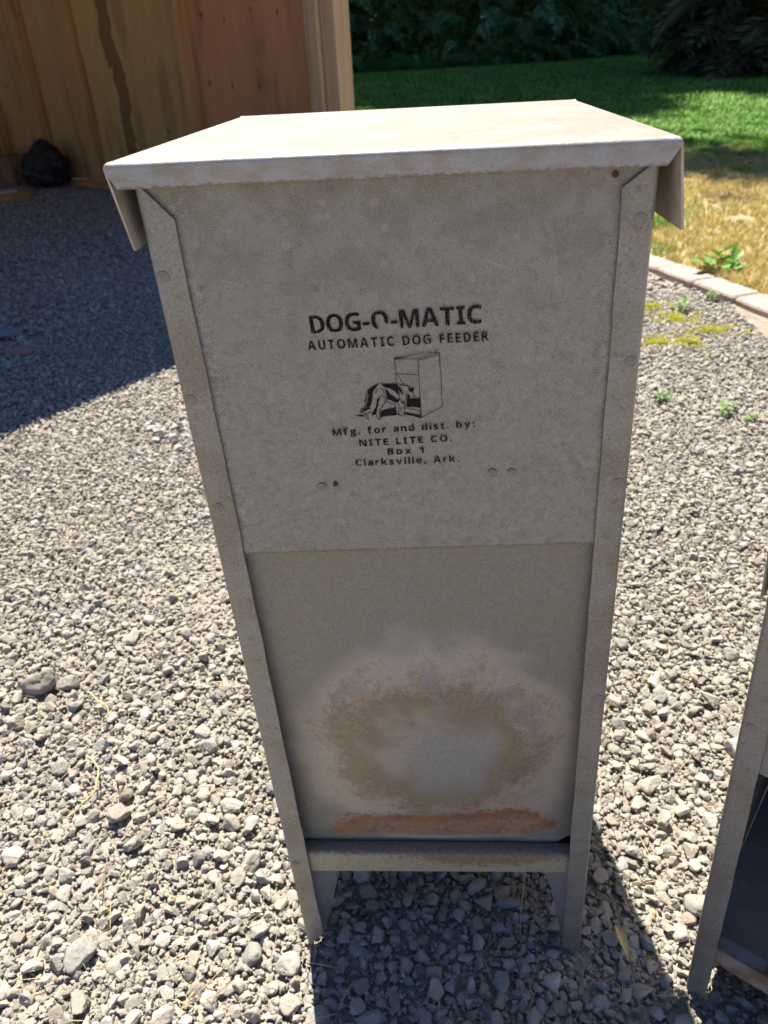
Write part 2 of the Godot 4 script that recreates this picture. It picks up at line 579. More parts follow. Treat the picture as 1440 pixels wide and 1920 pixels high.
func make_shed() -> void:
	var shed := thing("wooden_shed", "open fronted shed with bare plywood wall and exposed studs", "shed", Vector3.ZERO)
	var sheets := [
		[-1.7, 0.54, v3(0.58, 0.375, 0.165), v3(0.45, 0.265, 0.105), 0.0, "plain plywood sheet towards the rear of the shed"],
		[0.548, 1.552, v3(0.57, 0.36, 0.155), v3(0.44, 0.255, 0.10), 0.0, "brown plywood sheet with faint streaks"],
		[1.56, 2.8, v3(0.60, 0.40, 0.17), v3(0.46, 0.28, 0.11), 1.0, "yellowish plywood sheet with a dark water stain running down"],
		[2.808, 3.9, v3(0.60, 0.31, 0.155), v3(0.47, 0.215, 0.10), 0.0, "reddish plywood sheet dotted with dark knots"]]
	for k in sheets.size():
		var s: Array = sheets[k]
		var knots := []
		for q in 22: knots.append([rng.randf(), rng.randf(), rng.randf_range(1.5, 3.5), 0.7])
		if k == 3:
			knots.clear()
			for row in [[0.60, 5], [0.74, 3], [0.45, 4]]:
				for q in row[1]: knots.append([0.1 + 0.2 * q + rng.randf_range(-0.03, 0.03), row[0] + rng.randf_range(-0.01, 0.01), rng.randf_range(2.5, 4.0), 0.8])
			for q in 60: knots.append([0.5 + rng.randfn() * 0.05, 0.72 + rng.randfn() * 0.07, rng.randf_range(6.0, 14.0), 0.07])
		var m := wood(300 + k * 10, s[2], s[3], 320, 640, knots, s[4])
		var st := new_st()
		var a: float = s[0]
		var b: float = s[1]
		grid(st, 2, 2, func(u, v): return on_wall(Vector3(lerpf(a, b, u), lerpf(0.04, 2.48, v), 0)),
			func(p): return Vector2(((p - WALL0).dot(ALONG) - a) / (b - a), 1.0 - (p.y - 0.04) / 2.44), -FACING * 0.012)
		commit(st, "plywood_sheet", m, shed).set_meta("label", s[5])
	for s in [[-1.0, 0.04, 0.09], [0.30, 0.04, 0.085], [0.93, 0.04, 0.085], [1.47, 0.13, 0.05], [2.745, 0.05, 0.089], [3.83, 0.09, 0.10]]:
		upright(shed, "stud", s[0], s[0] + s[1], 0.003, s[2], M.lumber if s[0] < 3.5 else M.lumber_pale)
	upright(shed, "corner_post", 3.926, 4.02, -0.05, 0.075, M.lumber_pale)
	for p in [[-1.7, 3.82, 0.0, 0.038, 0.004, 0.088]]:
		var st := new_st()
		chamfer_box(st, Vector3(p[0], p[2], p[4] - 0.002), Vector3(p[1], p[3], p[5] - 0.004), 0.003, on_wall)
		commit(st, "sill_plate", M.lumber, shed)
	# roof over the whole bay, its front eave above the corner post
	var st2 := new_st()
	prism(st2, [on_wall(Vector3(4.06, 2.455, -0.35)), on_wall(Vector3(4.06, 2.455, 5.6)), on_wall(Vector3(-1.9, 3.2, 5.6)), on_wall(Vector3(-1.9, 3.2, -0.35))], Vector3(0, 0.06, 0))
	commit(st2, "roof", M.roof, shed)
	st2 = new_st()
	box(st2, Vector3(-1.75, 0.0, -0.012), Vector3(-1.71, 3.1, 5.2), on_wall)  # wall out of view, added so that the shed interior stays dark
	commit(st2, "unseen_rear_wall", M.lumber, shed)
	st2 = new_st()
	chamfer_box(st2, Vector3(3.86, 0.0, 5.04), Vector3(4.0, 2.21, 5.18), 0.006, on_wall)
	commit(st2, "corner_post", M.lumber, shed)
	st2 = new_st()
	chamfer_box(st2, Vector3(3.86, 2.22, 0.08), Vector3(4.0, 2.44, 5.2), 0.006, on_wall)
	commit(st2, "header_beam", M.lumber, shed)
	# gable strip that closes the end wall up to the sloping roof
	st2 = new_st()
	prism(st2, [on_wall(Vector3(-1.7, 2.49, -0.01)), on_wall(Vector3(3.9, 2.485, -0.01)), on_wall(Vector3(-1.7, 3.15, -0.01))], FACING * 0.01)
	commit(st2, "gable_board", M.lumber, shed)
	# clutter along the foot of the wall
	var p: Vector3 = on_wall(Vector3(0.58, 0, 0.16))
	var cb := thing("cardboard_box", "small brown cardboard box at the foot of the plywood wall", "box", p, -0.608)
	st2 = new_st()
	chamfer_box(st2, Vector3(-0.10, 0.012, -0.10), Vector3(0.14, 0.21, 0.10), 0.004)
	commit(st2, "carton", tri_mat(ramp_noise(81, 0.02, 128, [[0.0, v3(0.2, 0.12, 0.06)], [1.0, v3(0.3, 0.2, 0.11)]]), 2.0, 0.9), cb)
	for s in [-1, 1]:
		st2 = new_st()
		prism(st2, [Vector3(-0.10, 0.212, 0.1 * s), Vector3(0.14, 0.212, 0.1 * s), Vector3(0.13, 0.255, 0.16 * s), Vector3(-0.09, 0.25, 0.155 * s)], Vector3(0, 0.004, 0))
		commit(st2, "flap", M.lumber, cb)
	var bag := thing("rubbish_bag", "crumpled black plastic bag with a pale label against the plywood wall", "bag", on_wall(Vector3(1.1, 0, 0.2)), -0.608)
	st2 = new_st()
	var bn := noise(83, 2.2, 3)
	var bag_at := func(u, v):
		var a: float = u * TAU
		var y: float = v
		var rad := 0.24 * sqrt(clampf(1.0 - pow(absf(y - 0.35) / 0.68, 2.2), 0.0, 1.0)) * (1.0 - 0.5 * smoothstep(0.5, 1.0, y))
		if v == 0.0 or v == 1.0: rad = 0.001
		rad *= 1.0 + 0.5 * bn.get_noise_3d(cos(a) * 1.6, y * 2.0, sin(a) * 1.6)
		return Vector3(cos(a) * rad * 0.72 + 0.05 * y, 0.01 + y * 0.34, sin(a) * rad * 0.62)
	grid(st2, 28, 16, bag_at)
	commit(st2, "sack", mat(lin(0.018, 0.018, 0.02), 0.6), bag)
	st2 = new_st()
	prism(st2, [Vector3(0.02, 0.16, 0.145), Vector3(0.05, 0.165, 0.14), Vector3(0.06, 0.22, 0.115), Vector3(0.035, 0.215, 0.12)], Vector3(0, -0.001, -0.03))
	commit(st2, "label_tag", mat(lin(0.6, 0.6, 0.58), 0.7), bag)
	var pl := thing("stacked_board", "weathered wide board lying on edge along the plywood wall", "board", on_wall(Vector3(-0.35, 0, 0.15)), -0.608)
	st2 = new_st()
	chamfer_box(st2, Vector3(-0.75, 0.01, -0.02), Vector3(0.62, 0.34, 0.02), 0.004)
	commit(st2, "plank", tri_mat(ramp_noise(86, 0.03, 128, [[0.0, v3(0.22, 0.17, 0.12)], [1.0, v3(0.34, 0.27, 0.20)]]), 2.0, 0.9), pl)
	var pp := thing("paper_scrap", "crumpled white paper scrap on dirt before the wide board", "paper", on_wall(Vector3(0.12, 0, 0.42)), 0.3)
	st2 = new_st()
	var pn := noise(87, 9.0, 2)
	grid(st2, 12, 6, func(u, v): return Vector3((u - 0.5) * 0.3, 0.02 + 0.05 * (0.5 + pn.get_noise_2d(u, v)), (v - 0.5) * 0.12), null, Vector3(0, -0.001, 0))
	commit(st2, "sheet", mat(lin(0.62, 0.62, 0.6), 0.8), pp)
	var wr := thing("wood_round", "flat brown wood offcut with a pale top in the shaded shed", "offcut", Vector3(-3.13, 0.0, -5.28), 0.4)
	st2 = new_st()
	var ring := []
	for k in 22: ring.append(Vector3(0.21 * cos(TAU * k / 22.0) * (1.0 + 0.06 * sin(k * 2.1)), 0.0, 0.15 * sin(TAU * k / 22.0) * (1.0 + 0.05 * cos(k * 3.3))))
	prism(st2, ring, Vector3(0, 0.045, 0))
	commit(st2, "disc", M.lumber, wr)
	st2 = new_st()
	var ring2 := []
	for k in 16: ring2.append(Vector3(0.02 + 0.11 * cos(TAU * k / 16.0) * (1.0 + 0.1 * sin(k * 2.7)), 0.046, 0.07 * sin(TAU * k / 16.0)))
	prism(st2, ring2, Vector3(0, 0.012, 0))
	commit(st2, "pale_crust", mat(lin(0.5, 0.49, 0.46), 0.9), wr)

func upright(parent: Node3D, called: String, s0: float, s1: float, n0: float, n1: float, m: Material) -> void:
	var st := new_st()
	var uvs := func(p): return Vector2((p - WALL0).dot(ALONG) * 6.0 + (p - WALL0).dot(FACING) * 6.0, p.y / 2.4)
	var a := Vector3(s0, 0.039, n0)
	var b := Vector3(s1, 2.45, n1)
	var r := 0.003
	var ring := []
	for k in [[a.x + r, a.z], [b.x - r, a.z], [b.x, a.z + r], [b.x, b.z - r], [b.x - r, b.z], [a.x + r, b.z], [a.x, b.z - r], [a.x, a.z + r]]:
		ring.append(on_wall(Vector3(k[0], a.y, k[1])))
	prism(st, ring, Vector3(0, b.y - a.y, 0), uvs)
	commit(st, called, m, parent)

# ---------------------------------------------------------------- lawn, edging
func far_x(z: float) -> float:
	# the lawn side of the pavers
	return edge_x(z) + 0.13

func make_lawn() -> void:
	# the curved row of pavers
	var row := thing("garden_edging", "curved row of pinkish concrete pavers between gravel and lawn", "edging", Vector3.ZERO)
	var z := -0.35
	while z > -5.2:
		var len_ := 0.232
		var x := edge_x(z)
		var z2 := z
		while Vector2(edge_x(z2) - x, z2 - z).length() < len_: z2 -= 0.004
		var d := Vector3(edge_x(z2) - x, 0, z2 - z).normalized()
		var side := Vector3(-d.z, 0, d.x)
		if side.x < 0: side = -side
		var a := Vector3(x, 0, z)
		var w := 0.125 + rng.randf_range(-0.006, 0.006)
		var l := len_ - 0.003
		var y0 := rng.randf_range(0.014, 0.022)
		var st := new_st()
		# rounded front corner, worn arrises
		var ring := []
		for k in [[0.008, 0.0], [l * 0.5, -0.006], [l - 0.012, 0.0], [l, 0.015], [l + 0.004, w - 0.01], [l - 0.01, w], [0.01, w], [0.0, w - 0.01], [0.0, 0.012]]:
			ring.append(a + d * k[0] + side * (k[1] + rng.randf_range(-0.003, 0.003)))
		var low := ring.map(func(p): return p + Vector3(0, -0.03, 0))
		var mid: Vector3 = a + d * l * 0.5 + side * w * 0.5
		prism(st, low, Vector3(0, 0.03 + y0 - 0.008, 0))
		var top := ring.map(func(p): return p.lerp(mid, 0.07) + Vector3(0, y0, 0))
		for k in ring.size():
			var p0: Vector3 = ring[k] + Vector3(0, y0 - 0.008, 0)
			var p1: Vector3 = ring[(k + 1) % ring.size()] + Vector3(0, y0 - 0.008, 0)
			tri(st, p0, p1, top[(k + 1) % ring.size()], mid)
			tri(st, p0, top[(k + 1) % ring.size()], top[k], mid)
			tri(st, top[0], top[k], top[(k + 1) % ring.size()], mid)
		var o := commit(st, "paver", M.paver, row)
		o.rotation.y = 0.0
		z = z2
	# soil under the grass
	var st2 := new_st()
	var zz := []
	for k in 40: zz.append(-0.2 - k * 0.14)
	zz.append_array([-6.0, -8.0, -12.0, -18.0, -26.0, -36.0])
	for k in zz.size() - 1:
		for i in 14:
			var q := []
			for c in [[k, i], [k, i + 1], [k + 1, i + 1], [k + 1, i]]:
				var zc: float = zz[c[0]]
				var xa := far_x(zc) if zc > -5.5 else maxf(far_x(-5.5) - (-5.5 - zc) * 2.0, -14.0)
				q.append(Vector3(lerpf(xa, 24.0, pow(c[1] / 14.0, 2.0)), 0.014, zc))
			for m in [0, 2, 1, 0, 3, 2]:
				st2.set_smooth_group(1)
				var dead := smoothstep(-7.2, -4.8, q[m].z + 0.5 * sin(q[m].x * 3.0))
				var sc := v3(0.08, 0.15, 0.03).lerp(v3(0.46, 0.375, 0.235), dead)
				st2.set_color(Color(sc.x, sc.y, sc.z))
				st2.add_vertex(q[m])
	var lawn := commit(st2, "lawn", M.soil, self)
	setting(lawn, "mown lawn, dry and yellow near the pavers, green farther off")
	# blades
	var tuft := tuft_mesh(9, 0.5)
	var places := []
	var colors := []
	var dry := noise(401, 0.55, 3)
	var spot := noise(402, 1.8, 2)
	for k in 64000:
		var near := k < 40000
		var zc := -1.3 - 8.2 * rng.randf() if near else -6.4 - 18.6 * pow(rng.randf(), 1.3)
		var xa := far_x(zc) if zc > -5.5 else maxf(far_x(-5.5) - (-5.5 - zc) * 2.0, -14.0)
		var xc := rng.randf_range(maxf(xa, -4.5), 1.5 - zc * 0.36) if near else rng.randf_range(maxf(xa, -5.5), 1.6 - zc * 0.36)
		if zc < -4.5 and (Vector3(xc, 0, zc) - WALL0).dot(FACING) > -0.05 and (Vector3(xc, 0, zc) - WALL0).dot(ALONG) < 4.1: continue
		var d := dry.get_noise_2d(xc, zc) * 0.55 + spot.get_noise_2d(xc, zc) * 0.45 + smoothstep(-7.5, -4.6, zc) * 1.0 - 0.42 - 0.25 * smoothstep(-3.0, -1.9, zc)
		var bare := spot.get_noise_2d(xc + 40, zc)
		if near and zc > -5.5 and (bare > 0.62 or (d > 0.1 and rng.randf() < 0.2)): continue
		var c := v3(0.19, 0.39, 0.055).lerp(v3(0.13, 0.30, 0.05), rng.randf())
		if d > 0.0: c = c.lerp(v3(0.66, 0.53, 0.27).lerp(v3(0.46, 0.45, 0.12), rng.randf() * 0.8), clampf(d * 2.6, 0, 1))
		c *= rng.randf_range(0.75, 1.2)
		var h := (rng.randf_range(0.018, 0.042) if d > 0.1 else rng.randf_range(0.03, 0.06)) if near else rng.randf_range(0.04, 0.07) + 0.05 * smoothstep(-7.0, -14.0, zc)
		var wdt := h * (1.0 if near else 2.0)
		places.append(Transform3D(Basis(Vector3.UP, rng.randf() * TAU).scaled(Vector3(wdt, h, wdt)), Vector3(xc, 0.012, zc)))
		colors.append(Color(c.x, c.y, c.z))
	var g := multi("grass", tuft, M.grass, places, colors, lawn)
	g.set_meta("kind", "stuff")

func tuft_mesh(blades: int, spread: float) -> ArrayMesh:
	var st := new_st()
	var r := RandomNumberGenerator.new()
	r.seed = 55
	for k in blades:
		var a := r.randf() * TAU
		var o := Vector3(cos(a), 0, sin(a)) * r.randf() * spread
		var out := Vector3(cos(a + r.randf_range(-1, 1)), 0, sin(a + r.randf_range(-1, 1))) * r.randf_range(0.15, 0.75)
		var side := Vector3(-out.z, 0, out.x).normalized() * r.randf_range(0.04, 0.075)
		var h := r.randf_range(0.55, 1.0)
		var p := [o - side, o + side, o + out * 0.35 + Vector3.UP * h * 0.6 - side * 0.7, o + out * 0.35 + Vector3.UP * h * 0.6 + side * 0.7, o + out + Vector3.UP * h]
		for t in [[0, 1, 2], [1, 3, 2], [2, 3, 4]]:
			for i in t:
				st.set_smooth_group(1)
				st.set_color(Color.WHITE)
				st.add_vertex(p[i])
	st.generate_normals()
	return st.commit()

# ---------------------------------------------------------------- trees and ferns
func spray_mesh(s: int) -> ArrayMesh:
	# one drooping spray of a cedar bough: a bent rib with flat side shoots
	var r := RandomNumberGenerator.new()
	r.seed = s
	var st := new_st()
	var rib := func(t): return Vector3(t, 0.10 * sin(t * 2.4) - 0.38 * t * t, 0.05 * sin(t * 5.0))
	for k in 15:
		var t := 0.10 + k * 0.06
		for sd in [-1, 1]:
			var base: Vector3 = rib.call(t)
			var ln := (0.36 * (1.0 - t) + 0.10) * r.randf_range(0.7, 1.2)
			var d := Vector3(0.55, r.randf_range(-0.45, 0.05), sd * 0.85).normalized()
			var wide := Vector3(0.85, 0, -sd * 0.5).normalized() * 0.032 + Vector3(0, r.randf_range(-0.012, 0.012), 0)
			var tip := base + d * ln + Vector3(0, -0.12 * ln, 0)
			var m1 := base + d * ln * 0.5 + wide
			var m2 := base + d * ln * 0.5 - wide
			for p in [base, m1, tip, base, tip, m2]:
				st.set_smooth_group(-1)
				st.set_color(Color.WHITE)
				st.add_vertex(p)
	for k in 6:
		var a: Vector3 = rib.call(k / 6.0)
		var b: Vector3 = rib.call((k + 1) / 6.0)
		for p in [a + Vector3(0, 0, 0.008), a - Vector3(0, 0, 0.008), b, a + Vector3(0, 0.008, 0), a - Vector3(0, 0.008, 0), b]:
			st.set_smooth_group(-1)
			st.set_color(Color(0.8, 0.55, 0.4))
			st.add_vertex(p)
	st.generate_normals()
	return st.commit()

func conifer_parts(s: int, h: float, base_r: float, n: int, green: Vector3) -> Dictionary:
	var r := RandomNumberGenerator.new()
	r.seed = s
	var places := []
	var colors := []
	for k in n:
		var t := pow(r.randf(), 1.35)
		if k % 5 == 0: t = r.randf() * 0.14
		var y := 0.15 + t * (h - 0.4)
		var rad := base_r * pow(1.0 - t, 0.6) * r.randf_range(0.35, 1.0) + 0.1
		var a := r.randf() * TAU
		var size := lerpf(0.75, 1.7, smoothstep(0.0, 0.35, t)) * r.randf_range(0.7, 1.25)
		if t > 0.85: size *= 0.6
		var b := Basis(Vector3.UP, -a) * Basis.from_euler(Vector3(r.randf_range(-0.5, 0.5), r.randf_range(-0.6, 0.6), r.randf_range(-0.55, 0.15)))
		places.append(Transform3D(b.scaled(Vector3.ONE * size), Vector3(cos(a) * rad, y + rad * -0.12 + 0.25, sin(a) * rad)))
		var c := green * r.randf_range(0.65, 1.35)
		if r.randf() < 0.03: c = v3(0.12, 0.075, 0.035)
		colors.append(Color(c.x, c.y, c.z))
	return {"places": places, "colors": colors}

func conifer(called: String, label: String, at: Vector3, h: float, base_r: float, n: int, s: int, green: Vector3) -> void:
	var t := thing(called, label, "tree", at, 0.0, "conifers closing the far side of the lawn")
	var st := new_st()
	var path := []
	var radii := []
	for k in 9:
		var f := k / 8.0
		path.append(Vector3(0.12 * sin(f * 5.0 + s), f * h * 0.97 - 0.02, 0.1 * cos(f * 4.0 + s)))
		radii.append(lerpf(0.24, 0.02, pow(f, 0.8)) * (1.35 if k == 0 else 1.0) * h / 24.0)
	tube(st, path, radii, 9)
	commit(st, "trunk", M.bark, t)
	for k in 8:
		var y := 0.7 + k * 0.55
		var a := k * 2.4 + s
		var ln := base_r * pow(1.0 - y / h, 0.75) * 0.9
		var o := node("limb", M.limb, M.bark, t)
		o.transform = Transform3D(Basis(Vector3.UP, -a).scaled(Vector3(ln, 1.0, 1.0)), Vector3(0, y, 0))
	var c := conifer_parts(s, h, base_r, n, green)
	multi("crown", M.spray, M.leaf, c.places, c.colors, t).set_meta("kind", "stuff")

func frond_mesh() -> ArrayMesh:
	var st := new_st()
	var rib := func(t): return Vector3(t, 0.62 * t - 0.62 * t * t, 0)
	for k in 20:
		var t := 0.06 + k * 0.046
		for sd in [-1, 1]:
			var b: Vector3 = rib.call(t)
			var ln := 0.15 * sin(PI * pow(t, 0.7)) + 0.012
			var tip := b + Vector3(0.05, -0.02, sd * ln)
			for p in [b - Vector3(0.014, 0, 0), tip, b + Vector3(0.018, 0, 0)]:
				st.set_smooth_group(-1)
				st.set_color(Color.WHITE)
				st.add_vertex(p)
	for k in 8:
		var a: Vector3 = rib.call(k / 8.0)
		var b: Vector3 = rib.call((k + 1) / 8.0)
		for p in [a + Vector3(0, 0, 0.007), a - Vector3(0, 0, 0.007), b]:
			st.set_smooth_group(-1)
			st.set_color(Color(0.9, 0.8, 0.6))
			st.add_vertex(p)
	st.generate_normals()
	return st.commit()

func leaf_mesh() -> ArrayMesh:
	# a twig end with seven oval leaves
	var st := new_st()
	var r := RandomNumberGenerator.new()
	r.seed = 8
	for k in 7:
		var a := k * 2.2
		var b := Vector3(0.02 * k, 0.1 * k, 0)
		var d := Vector3(cos(a), r.randf_range(-0.2, 0.5), sin(a)).normalized()
		var side := d.cross(Vector3.UP).normalized() * 0.15
		var ln := r.randf_range(0.4, 0.6)
		var mid := b + d * ln * 0.5 + Vector3(0, 0.04, 0)
		for p in [b, mid + side, b + d * ln, b, b + d * ln, mid - side]:
			st.set_smooth_group(-1)
			st.set_color(Color.WHITE)
			st.add_vertex(p)
	st.generate_normals()
	return st.commit()

func make_trees() -> void:
	M.spray = spray_mesh(5)
	var ls := new_st()
	tube(ls, [Vector3(0, 0, 0), Vector3(0.5, 0.1, 0.03), Vector3(1, -0.3, 0)], [0.05, 0.032, 0.008], 6)
	ls.generate_normals()
	M.limb = ls.commit()
	ls = new_st()
	tube(ls, [Vector3.ZERO, Vector3(0.25, 0.5, 0.05), Vector3(0.7, 1.05, 0)], [0.02, 0.014, 0.005], 5)
	ls.generate_normals()
	M.stem = ls.commit()
	var spots := [[-5.2, -26.0, 25.0, 3.0], [-2.9, -25.4, 29.0, 2.8], [-0.4, -27.0, 28.0, 3.0], [1.9, -25.6, 30.0, 2.8], [4.2, -27.6, 27.0, 3.0], [6.6, -29.5, 30.0, 3.1], [9.2, -30.0, 26.0, 3.2], [12.2, -29.0, 28.0, 3.2], [-8.0, -27.5, 28.0, 3.0]]
	for k in spots.size():
		var s: Array = spots[k]
		conifer("conifer_tree", "tall dark conifer with boughs drooping to the far lawn edge", Vector3(s[0], 0, s[1]), s[2] + 3.0, s[3] + 0.2, 3000, 500 + k * 7, v3(0.15, 0.33, 0.17) if k % 2 else v3(0.16, 0.36, 0.15))
	conifer("conifer_tree", "shaggy conifer with brown drooping boughs standing alone on the lawn", Vector3(6.0, 0, -14.6), 21.0, 1.9, 4200, 701, v3(0.10, 0.12, 0.06))
	make_maple()
	# ferns under the trees
	var fm := frond_mesh()
	var tones := []
	for c in [v3(0.16, 0.38, 0.15), v3(0.22, 0.44, 0.15), v3(0.13, 0.31, 0.14)]:
		var m: StandardMaterial3D = M.leaf.duplicate()
		m.albedo_color = lin(c.x, c.y, c.z)
		tones.append(m)
	for k in 26:
		var p := Vector3(-3.4 + k * 0.48 + rng.randf_range(-0.25, 0.25), 0.014, -22.2 - absf(k - 6) * 0.2 + rng.randf_range(-0.5, 0.5))
		var f := thing("sword_fern", "arching sword fern in the shade below the conifers", "fern", p, rng.randf() * TAU, "ferns along the far lawn edge")
		var big := rng.randf_range(0.8, 1.3)
		for q in 15:
			var o := node("frond", fm, tones[rng.randi() % 3], f)
			o.transform = Transform3D(Basis(Vector3.UP, TAU * q / 15.0 + rng.randf_range(-0.2, 0.2)) * Basis(Vector3(0, 0, 1), rng.randf_range(-0.05, 0.55)) * Basis.from_scale(Vector3.ONE * big * rng.randf_range(0.7, 1.1)), Vector3.ZERO)
	# leafy shrubs between them
	var lm := leaf_mesh()
	for k in 8:
		var p := Vector3(-3.0 + k * 1.75 + rng.randf_range(-0.3, 0.3), 0.014, -24.2 - maxf(0, k - 3) * 0.75)
		var b := thing("leafy_shrub", "broad leaved shrub filling the gap below the conifers", "shrub", p, 0.0, "shrubs below the conifers")
		for q in 6:
			var o := node("stem", M.stem, M.bark, b)
			o.rotation.y = q * 1.05 + k
		var pl := []
		var co := []
		for q in 1500:
			var a := rng.randf() * TAU
			var y := rng.randf()
			var rad := sqrt(rng.randf()) * (0.95 - 0.5 * y) * (1.0 + 0.25 * sin(a * 3.0 + k))
			pl.append(Transform3D(Basis.from_euler(Vector3(rng.randf_range(-1, 1), rng.randf() * TAU, rng.randf_range(-1, 1))).scaled(Vector3.ONE * rng.randf_range(0.10, 0.2)), Vector3(cos(a) * rad, 0.08 + y * 1.5, sin(a) * rad)))
			var c := v3(0.16, 0.34, 0.11) * rng.randf_range(0.6, 1.5)
			co.append(Color(c.x, c.y, c.z))
		multi("foliage", lm, M.leaf, pl, co, b).set_meta("kind", "stuff")

# ---------------------------------------------------------------- the feeders
func cab(p: Vector3) -> Vector3:
	return p + lean * p.y

func rivet(parent: Node3D, x: float, y: float, z: float, r := 0.0042) -> void:
	var st := new_st()
	var prof := [[0.0, 0.0006], [r * 0.42, 0.0006], [r * 0.5, 0.0003], [r * 0.62, 0.0006], [r * 0.9, 0.0004], [r * 1.0, -0.0002], [r * 1.0, -0.0026]]
	for k in 16:
		var a0 := TAU * k / 16.0
		var a1 := TAU * (k + 1) / 16.0
		for i in prof.size() - 1:
			var q := []
			for c in [[a0, i], [a1, i], [a1, i + 1], [a0, i + 1]]:
				q.append(cab(Vector3(x + cos(c[0]) * prof[c[1]][0], y + sin(c[0]) * prof[c[1]][0], z + prof[c[1]][1])))
			for m in ([0, 2, 3] if i == 0 else [0, 1, 2, 0, 2, 3]):
				st.set_smooth_group(1)
				st.add_vertex(q[m])
	commit(st, "rivet", M.rivet, parent)

func strip(parent: Node3D, side: float, w: float, inner: float, top_in: float, top_out: float, bottom_in: float, m: Material) -> MeshInstance3D:
	# the folded corner angle: a front leg, a rounded corner, a side leg
	var st := new_st()
	var t := 0.0016
	var wave := noise(int(900 + side * 5), 7.0, 2)
	var n := 48
	var prof := func(k: int, y: float) -> Vector3:
		# 0 inner edge ... 1 start of bend, 2..5 bend, 6 end of side leg
		var r := 0.004
		if k == 0: return Vector3(side * (inner + 0.0007 * wave.get_noise_1d(y * 3.0)), y, 0.0006 * wave.get_noise_1d(y * 2.0 + 9.0))
		if k <= 5:
			var a := (k - 1) / 4.0 * PI / 2
			return Vector3(side * (w - r + r * sin(a)), y, r * cos(a) - r)
		return Vector3(side * w, y, -0.024)
	var bottoms := [bottom_in, 0.001, 0.001, 0.001, 0.001, 0.001, 0.004]
	var tops := [top_in, top_out, top_out, top_out, top_out, top_out, top_out]
	for layer in 2:
		for k in 6:
			for i in n:
				var q := []
				for c in [[k, i], [k + 1, i], [k + 1, i + 1], [k, i + 1]]:
					var y: float = lerpf(bottoms[c[0]], tops[c[0]], float(c[1]) / n)
					var p: Vector3 = prof.call(c[0], y)
					if layer == 1: p += Vector3(-side * t if c[0] > 2 else 0.0, 0, -t if c[0] < 5 else 0.0)
					q.append(cab(p))
				for mm in ([0, 1, 2, 0, 2, 3] if (layer == 0) == (side < 0) else [0, 2, 1, 0, 3, 2]):
					st.set_smooth_group(layer + 1)
					st.add_vertex(q[mm])
	# close the inner edge and both ends so that the sheet shows its thickness
	for i in n:
		var ya := lerpf(bottom_in, top_in, float(i) / n)
		var yb := lerpf(bottom_in, top_in, float(i + 1) / n)
		var a: Vector3 = prof.call(0, ya)
		var b: Vector3 = prof.call(0, yb)
		var c := cab(Vector3(side * w, ya, -0.001))
		tri(st, cab(a), cab(b), cab(b - Vector3(0, 0, t)), c)
		tri(st, cab(a), cab(b - Vector3(0, 0, t)), cab(a - Vector3(0, 0, t)), c)
	for ends in [bottoms, tops]:
		for k in 5:
			var a: Vector3 = prof.call(k, ends[k])
			var b: Vector3 = prof.call(k + 1, ends[k + 1])
			var c := cab(Vector3(side * w * 0.95, 0.4, -0.002))
			var ia := a + Vector3(-side * t if k > 2 else 0.0, 0, -t)
			var ib := b + Vector3(-side * t if k + 1 > 2 else 0.0, 0, -t if k + 1 < 5 else 0.0)
			tri(st, cab(a), cab(b), cab(ib), c)
			tri(st, cab(a), cab(ib), cab(ia), c)
	return commit(st, "corner_strip", m, parent)

